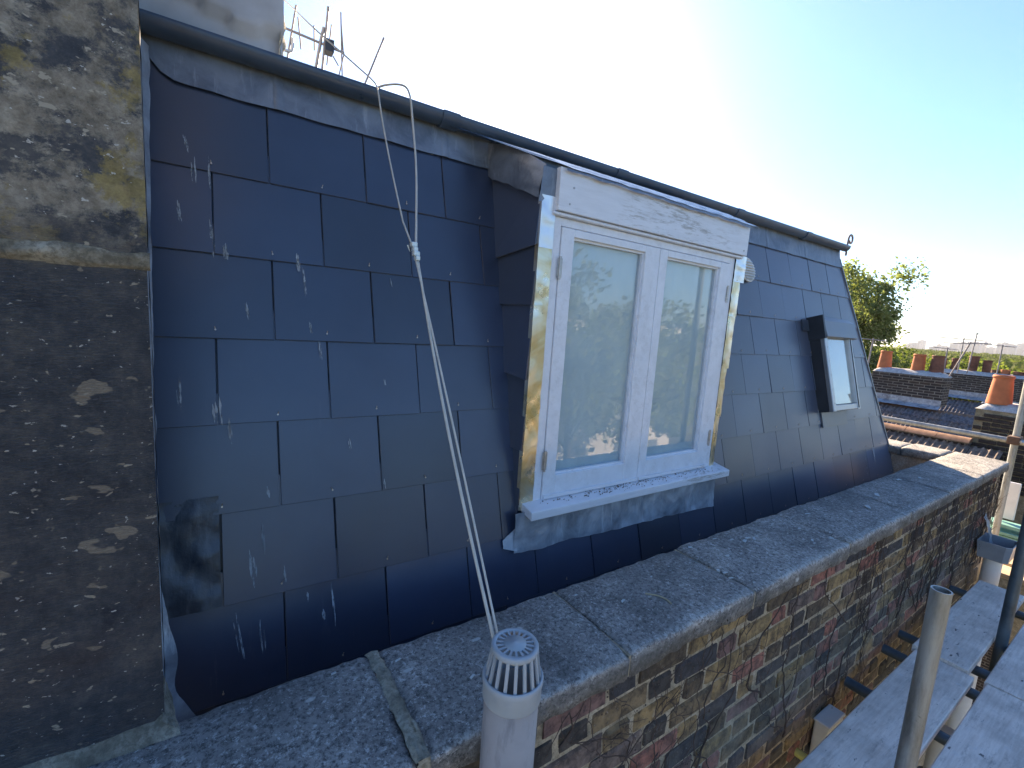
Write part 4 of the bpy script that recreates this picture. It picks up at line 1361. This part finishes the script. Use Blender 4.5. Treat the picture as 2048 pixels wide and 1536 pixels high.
# ------------------------------------------------------------------ neighbouring roofs
def tile_mesh(name, w=.20, L=.345, mat=None):
    m = MB()
    nu = 12
    def f(a, b):
        y = -w / 2 + w * a
        h = .036 * max(0, math.sin(a * 2 * math.pi * 2 - 1.2)) ** .8
        return (L * b, y, h)
    m.grid(f, nu, 1)
    m.grid(lambda a, b: (0, f(a, 0)[1], f(a, 0)[2] - .034 * b), nu, 1)
    me = m.mesh(name)
    me.materials.append(mat)
    return me
def tiled_roof(label, xt, zt, y0, y1, rows, slope, mat, deck, kind_stuff=False):
    """slope facing -X, top edge at (xt, zt)"""
    t = thing('tiled_roof', label, 'roof', (xt - 1, (y0 + y1) / 2, zt - 1.5), 'tiled roofs of the terrace beyond')
    me = tile_mesh('tile', mat=mat)
    cs2, sn = math.cos(slope), math.sin(slope)
    Lr = .30
    m = MB()
    st = MB()
    low = rows * Lr + .05
    m.add([(xt - low * cs2, y0, zt - low * sn - .03), (xt - low * cs2, y1, zt - low * sn - .03), (xt, y1, zt - .03), (xt, y0, zt - .03)], [(0, 3, 2, 1)])
    m.box(xt - low * cs2, xt, y0, y1, zt - low * sn - 2.0, zt - low * sn - .04)
    m.build('roof_boarding', M['void'], t)
    rot = Matrix.Rotation(-slope, 4, 'Y')
    for r in range(rows):
        s_ = (r + 1) * Lr
        ny = int((y1 - y0) / .2)
        for j in range(ny):
            mw = Matrix.Translation((xt - s_ * cs2, y0 + .1 + j * .2 + random.uniform(-.004, .004), zt - s_ * sn + random.uniform(0, .006))) @ rot @ Matrix.Rotation(.06, 4, 'Y')
            if kind_stuff:
                st.add([mw @ v.co for v in me.vertices], [tuple(p.vertices) for p in me.polygons], True)
            else:
                o = bpy.data.objects.new('tile', me)
                C.objects.link(o)
                o.parent = t
                o.matrix_world = mw
    if kind_stuff: tag(st.build('tiling', mat, t), kind='stuff')
    return t
tiled_roof('weathered brown roll-tiled roof slope just beyond the return parapet', 10.80, -.80, .2, 4.0, 4, R(30), M['tile_near'], None)
tiled_roof('grey roll-tiled roof slope in front of the broad brick stack', 16.20, -.86, .6, 5.2, 7, R(30), M['tile_far'], None)
tiled_roof('small far tiled roof slope below the sooty pots', 21.6, -.86, .6, 5.4, 6, R(30), M['tile_far'], None, True)

def party_wall(label, x, y0, y1, zt, ridge):
    t = thing('party_wall', label, 'wall', (x, (y0 + y1) / 2, -9), 'party walls between the houses')
    MB().box(x - .11, x + .11, y0, y1, -9.6, zt - .06).build('brickwork', M['brick_dark'], t)
    m = MB()
    yy = y0
    k = 0
    while yy < y1 - .05:
        ye = min(yy + .45, y1)
        mm = MB()
        mm.grid(lambda a, b: (x - .16 + .32 * a, yy + (ye - yy - .006) * b, zt - .07 + .075 * math.sin(math.pi * a) ** .8 + .004 * nz(a, yy + b, 0, 9)), 8, 3)
        mm.grid(lambda a, b: (x - .16 + .32 * a, yy, zt - .075 * b - .07 * (1 - b) + .075 * math.sin(math.pi * a) ** .8 * (1 - b)), 8, 1)
        mm.build('ridge_tile', ridge, t)
        yy = ye
    return t
party_wall('brown ridge-tiled party wall beyond the weathered tiles', 10.95, .62, 6, -.665, M['ridge'])
party_wall('party wall under the broad brick stack, second beyond the parapet', 16.5, -.4, 6, -.80, M['ridge'])

def pot(parent, x, y, z, h, r0, r1, mat, cap=True):
    pr_ = [(r0 * 1.0, 0), (r0, h * .04), (r1 * 1.02, h * .86), (r1 * 1.02, h * .90), (r1 * 1.10, h * .91), (r1 * 1.12, h * .95), (r1 * 1.05, h), (r1 * .88, h), (r1 * .85, h * .5)]
    return MB().lathe((x, y, z), pr_, 24).build('chimney_pot', mat, parent)
def stack(label, x0, x1, y0, y1, zb, zt, pots, mat=None, bricks=False, flash=True):
    t = thing('chimney_stack', label, 'chimney', ((x0 + x1) / 2, (y0 + y1) / 2, zb), 'chimney stacks on the party walls')
    MB().box(x0, x1, y0, y1, zb, zt).build('brickwork', mat or M['brick_dark'], t)
    if flash: MB().box(x0 - .03, x1 + .03, y0 - .03, y1 + .03, zt - .16, zt - .085).build('oversail_course', mat or M['brick_dark'], t)
    fm_ = MB()
    def ff(a, b):
        x, y = x0 - .015 + (x1 - x0 + .03) * a, y0 - .015 + (y1 - y0 + .03) * b
        e = min(a, 1 - a) * (x1 - x0), min(b, 1 - b) * (y1 - y0)
        h = .13 * min(1, min(e) / .16) ** .7
        return (x, y, zt - .002 + h + .02 * nz(x, y, 0, 3.5) * (min(e) > .01))
    fm_.grid(ff, 14, 40)
    fm_.build('flaunching', M['mortar_grey'], t)
    if flash:
        MB().add([(x0 - .012, y0 - .02, zb + .02), (x0 - .012, y1 + .02, zb + .02), (x0 - .012, y1 + .02, zb + .17), (x0 - .012, y0 - .02, zb + .17), (x0 - .20, y0 - .02, zb - .07), (x0 - .20, y1 + .02, zb - .07)],
                 [(0, 1, 2, 3), (4, 5, 1, 0)]).build('lead_flashing', M['lead_pale'], t)
    for (px, py, pz, h, r0, r1, mt) in pots: pot(t, px, py, pz, h, r0, r1, M[mt])
    return t
ns = stack('nearest brick stack with the big orange pot at the right edge', 11.02, 11.7, -2.2, .66, -4, -.135,
           [(11.25, .440, -.03, .50, .165, .125, 'pot'), (11.25, .02, -.03, .50, .165, .125, 'pot')], m_mortar('sooty_mortar', (0.22, 0.20, 0.14), (0.36, 0.33, 0.25)), flash=False)
# its bricks, one by one
random.seed(9)
bs = [brick_mesh('stack_brick', .215, .058, .05, 30 + i) for i in range(3)]
bh = [brick_mesh('stack_brick_header', .100, .058, .05, 40 + i) for i in range(2)]
gb_ = plain('sooty_brick', (0.042, 0.036, 0.034), 0.95, 0.2, 0, .5, 18).m
for me in bs + bh:
    me.materials.clear(); me.materials.append(gb_)
for k in range(17):
    zc = -.235 - .075 * k
    y = .66 - (.0 if k % 2 else .11)
    first = True
    while y > -.75:
        L = .225 if (int(y * 100) + k) % 3 else .112
        me = random.choice(bs if L > .2 else bh)
        o = bpy.data.objects.new('brick', me)
        C.objects.link(o)
        o.parent = ns
        o.matrix_world = Matrix.Translation((11.018, y - L / 2, zc + random.uniform(-.003, .003))) @ Matrix.Rotation(R(90), 4, 'Z')
        y -= L
stack('broad brick stack with three pots behind the grey tiles', 16.32, 16.95, 2.33, 3.94, -.70, .10,
      [(16.6, 3.77, .19, .52, .170, .130, 'pot'), (16.6, 3.00, .20, .48, .155, .130, 'pot'), (16.6, 2.60, .20, .48, .16, .130, 'pot_sooty')])
stack('dark brick stack with four sooty pots, right of the broad stack', 21.72, 22.35, 2.25, 3.9, -.70, .06,
      [(22.0, 3.75, .13, .42, .12, .11, 'pot_sooty'), (22.0, 3.40, .13, .46, .115, .105, 'pot_sooty'), (22.0, 2.94, .13, .58, .115, .13, 'pot_sooty'), (22.0, 2.60, .13, .47, .11, .11, 'pot_sooty')])
stack('distant dark stack with squat pots behind the big orange pot', 27.0, 27.7, 1.2, 3.4, -1.2, -.10,
      [(27.3, 3.28, -.03, .20, .13, .12, 'pot_sooty'), (27.3, 2.98, -.03, .24, .15, .14, 'pot'), (27.3, 2.60, -.03, .20, .15, .16, 'pot_sooty'), (27.3, 2.25, -.03, .25, .13, .12, 'pot_sooty')])

def roof_aerial(label, x, y, z0, z1, ydir, nel, boomL, tilt=0.0, dy=0.0):
    t = thing('television_aerial', label, 'aerial', (x, y, z0), 'television aerials')
    MB().tube([(x, y + dy, z0), (x, y, z1)], .018, 8).build('mast', M['rust_alu'], t)
    MB().tube([(x, y - boomL * .4 * ydir, z1 - .04 - tilt * .4), (x, y + boomL * .6 * ydir, z1 - .04 + tilt * .6)], .014, 6).build('boom', M['rust_alu'], t)
    for i in range(nel):
        f = i / max(1, nel - 1) - .4
        yy, zz = y + boomL * f * ydir, z1 - .04 + tilt * f
        MB().tube([(x - .20, yy, zz), (x + .20, yy, zz)], .008, 5).build('element', M['rust_alu'], t)
    return t
roof_aerial('leaning aerial mast rising in front of the dark stack, lowest boom', 16.75, 2.05, -.15, 1.10, 1, 7, .9, -.04, .38)
roof_aerial('highest aerial on the skyline with a short stack of bars', 21.6, 2.92, .1, 1.50, 1, 4, .45, -.03, .06)
roof_aerial('long horizontal aerial boom on the skyline above the sooty pots', 21.5, 3.2, .1, 1.30, 1, 9, 1.25, .05)
roof_aerial('aerial mast standing right of the highest aerial', 22.1, 2.35, .1, 1.15, 1, 6, .75, .05)
roof_aerial('thin aerial close to the verge in front of the big tree', 14.0, 3.30, -.6, 1.02, 1, 5, .6, .03, .05)
roof_aerial('small aerial above the second orange pot', 19.0, 3.0, -.5, .93, 1, 5, .55, .04)

# ------------------------------------------------------------------ trees
def tree(name, label, base, top, crown_c, crown_r, nl, ls, seed, mat, trunk_r=.25, group=None, gap=.5):
    rr = random.Random(seed)
    t = thing(name, label, 'tree', base, group)
    base, cc_ = Vector(base), Vector(crown_c)
    tk = MB()
    tk.tube(spline([base, base + (cc_ - base) * .45 + Vector((rr.uniform(-.3, .3), rr.uniform(-.3, .3), 0)), cc_ + Vector((0, 0, crown_r[2] * .3))], 5), trunk_r, 10, r1=trunk_r * .25)
    clumps = []
    nc = 60
    while len(clumps) < nc:
        d = Vector((rr.uniform(-1, 1), rr.uniform(-1, 1), rr.uniform(-1, 1)))
        if d.length > 1 or d.length < .25: continue
        d = d * (0.75 + .3 * rr.random())
        c = cc_ + Vector((d.x * crown_r[0], d.y * crown_r[1], d.z * crown_r[2]))
        clumps.append((c, rr.uniform(.16, .34) * (crown_r[0] + crown_r[2]) / 2))
    for c, r in clumps[:18]:
        s0 = base + (cc_ - base) * rr.uniform(.55, 1.0)
        tk.tube(spline([s0, s0 + (c - s0) * .5 + Vector((0, 0, rr.uniform(-.1, .2) * r)), c], 4), trunk_r * .28, 6, r1=trunk_r * .05)
    tk.build('trunk', M['bark'], t)
    vs_, fs = [], []
    for i in range(nl):
        c, r = clumps[rr.randrange(nc)]
        d = Vector((rr.gauss(0, .43), rr.gauss(0, .43), rr.gauss(0, .36)))
        p = c + d * r
        s = ls * rr.uniform(.6, 1.3)
        q = Vector((rr.gauss(0, 1), rr.gauss(0, 1), rr.gauss(0, 1))).normalized()
        u = q.orthogonal().normalized()
        w = q.cross(u)
        k = len(vs_)
        vs_ += [p - u * s, p - w * s * .55, p + u * s, p + w * s * .55 + q * s * .25]
        fs.append((k, k + 1, k + 2, k + 3))
    MB().add(vs_, fs).build('crown', mat, t)
    return t
GZ = -9.6
tree('tall_tree', 'tall airy tree rising behind the verge of the mansard', (43.5, 16, GZ), 0, (43, 14.5, 2.0), (3.4, 4.1, 5.5), 24000, .14, 1, M['leaf_a'], .35)
random.seed(31)
k = 0
labs = ['round bushy tree just right of the tall tree', 'low sunlit tree above the first orange pot', 'lime green tree between the first two pots', 'broad green tree behind the sooty pots', 'yellow-green tree below the tower blocks',
        'small round tree behind the highest aerial', 'sunlit treetop left of the big orange pot', 'low treetop above the big orange pot', 'bushy treetop at the right edge of the skyline', 'last treetop at the far right edge']
for lab, x, y, topz, r in zip(labs, (70, 78, 90, 100, 110, 118, 112, 108, 105, 122), (26.5, 27.5, 26.5, 25, 25.0, 22.0, 19.5, 15.0, 12.0, 9.0), (1.6, 0.2, .9, -.6, -.4, -.2, -.6, -1.0, -.8, .2), (4.5, 5, 6, 6, 6.5, 6, 6, 5.5, 6, 6)):
    tree('green_tree', lab, (x, y, GZ), 0, (x, y, topz - r * .72), (r * 1.0, r * 1.0, r * .75), 3600, .30, 100 + k, M['leaf_b'], .3, 'treetops on the skyline')
    k += 1
# street trees behind the viewer, mirrored in the panes
for i, (lab, x, y, tz, r) in enumerate((('street tree across the road mirrored in the near pane', 6.5, -13, 2.9, 3.9), ('street tree across the road mirrored in the far pane', 13.0, -13.5, 3.2, 3.9), ('street tree mirrored low at the right of the far pane', 19.5, -15, 2.6, 4.0), ('street tree behind the viewer at the left', .2, -13.5, 2.8, 3.8), ('farthest left street tree behind the viewer', -6.2, -14, 2.9, 3.8))):
    tree('street_tree', lab, (x, y, GZ), 0, (x, y, tz - r), (r, r, r), 9000, .17, 300 + i, M['leaf_a'], .25, 'street trees behind the viewer')

# ------------------------------------------------------------------ far city
random.seed(77)
TW = [  # y at 2 km x, half width, top z, label
    (512, 9, 30, 'stepped tower block left of the aerials on the skyline'), (527, 14, 20, 'low wide block left of the first tower'), (478, 12, 12, 'low pale slab between the first towers'), (455, 10, 16, 'grey slab block behind the second pot'),
    (432, 9, 24, 'slim tower block left of the pair under the aerials'), (412, 12, 30, 'left of the pair of tower blocks under the high aerial'), (386, 14, 33, 'right and taller of the pair of tower blocks'), (368, 6, 25, 'narrow block beside the spire'),
    (350, 9, 20, 'low block beneath the arch'), (322, 15, 34, 'broad tower block right of the arch'), (306, 8, 31, 'tall slab next to the broad tower block'), (284, 13, 36, 'tower block at the right edge of the skyline'), (545, 12, 14, 'pale block behind the tall tree'), (468, 5, 20, 'thin chimney-like block left of the pots'), (300, 20, 22, 'long low slab at the far right')]
for y, hw, zt, lab in TW:
    f = random.uniform(1.9, 2.3)
    x = 1960 * f
    y, hw = y * f, hw * f
    zt = .8 + (zt - .8) * f
    t = thing('tower_block', lab, 'building', (x, y, GZ), 'tower blocks on the skyline')
    d = hw * random.uniform(.8, 1.3)
    MB().box(x - d, x + d, y - hw, y + hw, GZ, zt).build('wall', M['tower'], t)
    MB().box(x - d * .4, x + d * .4, y - hw * .4, y + hw * .4, zt, zt + 4.5).build('plant_room', M['tower'], t)
    zz = GZ + 4
    while zz < zt - 2:
        MB().box(x - d - .25, x - d + .1, y - hw * .92, y + hw * .92, zz, zz + 1.5).build('window_band', M['tower_glass'], t)
        zz += 3.0
t = thing('telecom_tower', 'slender telecom tower with a spire left of the arch', 'tower', (3932, 730, GZ))
MB().lathe((3932, 730, GZ), [(10, 0), (7, 66), (11, 69), (11, 78), (5, 81), (2.4, 92), (.8, 108), (0, 109)], 16).build('shaft', M['tower'], t)
t = thing('stadium_arch', 'pale stadium arch rising above the far rooftops', 'arch', (4900, 830, GZ))
MB().tube([(4900, 838 + 75 * math.cos(math.pi * i / 24), GZ + 30 + 78 * math.sin(math.pi * i / 24)) for i in range(25)], 3.5, 8).build('arch_truss', M['tower'], t)

# far belt of trees below the towers: one mass
random.seed(55)
wm = MB()
vs_, fs = [], []
for i in range(700):
    d = random.uniform(170, 900)
    yy = d * random.uniform(.12, .34)
    rad = random.uniform(3.5, 7)
    tz = random.uniform(-3.5, -.3) + (d - 170) * .0032
    for j in range(34):
        q = Vector((random.gauss(0, 1), random.gauss(0, 1), random.gauss(0, 1))).normalized()
        c = Vector((d, yy, tz - rad * .6)) + Vector((q.x * rad, q.y * rad, abs(q.z) * rad * .6))
        s_ = random.uniform(.5, 1.1)
        u = Vector((random.gauss(0, 1), random.gauss(0, 1), random.gauss(0, 1))).normalized()
        w = u.orthogonal().normalized()
        k = len(vs_)
        vs_ += [c - u * s_, c - w * s_ * .7, c + u * s_, c + w * s_ * .7]
        fs.append((k, k + 1, k + 2, k + 3))
wm.add(vs_, fs)
tag(wm.build('distant_wood', M['leaf_b']), 'belt of distant yellow-green treetops below the tower blocks', 'wood', kind='stuff')

# unseen terrace opposite, added to bounce sun into the shade, mirrored in the panes
ot = thing('unseen_terrace', 'pale stucco terrace across the street behind the viewer', 'house', (6, -19, GZ))
MB().box(-25, 27, -27, -18.5, GZ, 1.2).build('wall', plain('stucco', (0.46, 0.44, 0.41), 0.9, 0.2, 0, .06, .4).m, ot)
MB().box(-25, 27, -18.5, -18.25, .5, .8).build('cornice', plain('stucco_trim', (0.72, 0.70, 0.65), 0.9, 0.2).m, ot)
wme = MB().box(-.5, .5, -.05, .02, -.9, .9).mesh('window')
wme.materials.append(M['tower_glass'])
for ix in range(16):
    for iz in range(3):
        o = bpy.data.objects.new('window', wme)
        C.objects.link(o)
        o.parent = ot
        o.matrix_world = Matrix.Translation((-23.5 + ix * 3.25, -18.5, -7.4 + iz * 3.0))

# evening haze over the city
hz = MB().box(-1500, 6500, -2600, 4600, -11, 140).build('haze', None)
hmat = bpy.data.materials.new('haze')
hmat.use_nodes = True
ht = hmat.node_tree
ht.nodes.remove(ht.nodes['Principled BSDF'])
pv = ht.nodes.new('ShaderNodeVolumePrincipled')
pv.inputs['Color'].default_value = (0.86, 0.90, 0.97, 1)
pv.inputs['Density'].default_value = 0.00007
pv.inputs['Anisotropy'].default_value = 0.3
ht.links.new(pv.outputs[0], ht.nodes['Material Output'].inputs['Volume'])
hz.data.materials.append(hmat)
tag(hz, 'thin pale haze fading the distant city', 'haze', kind='stuff')
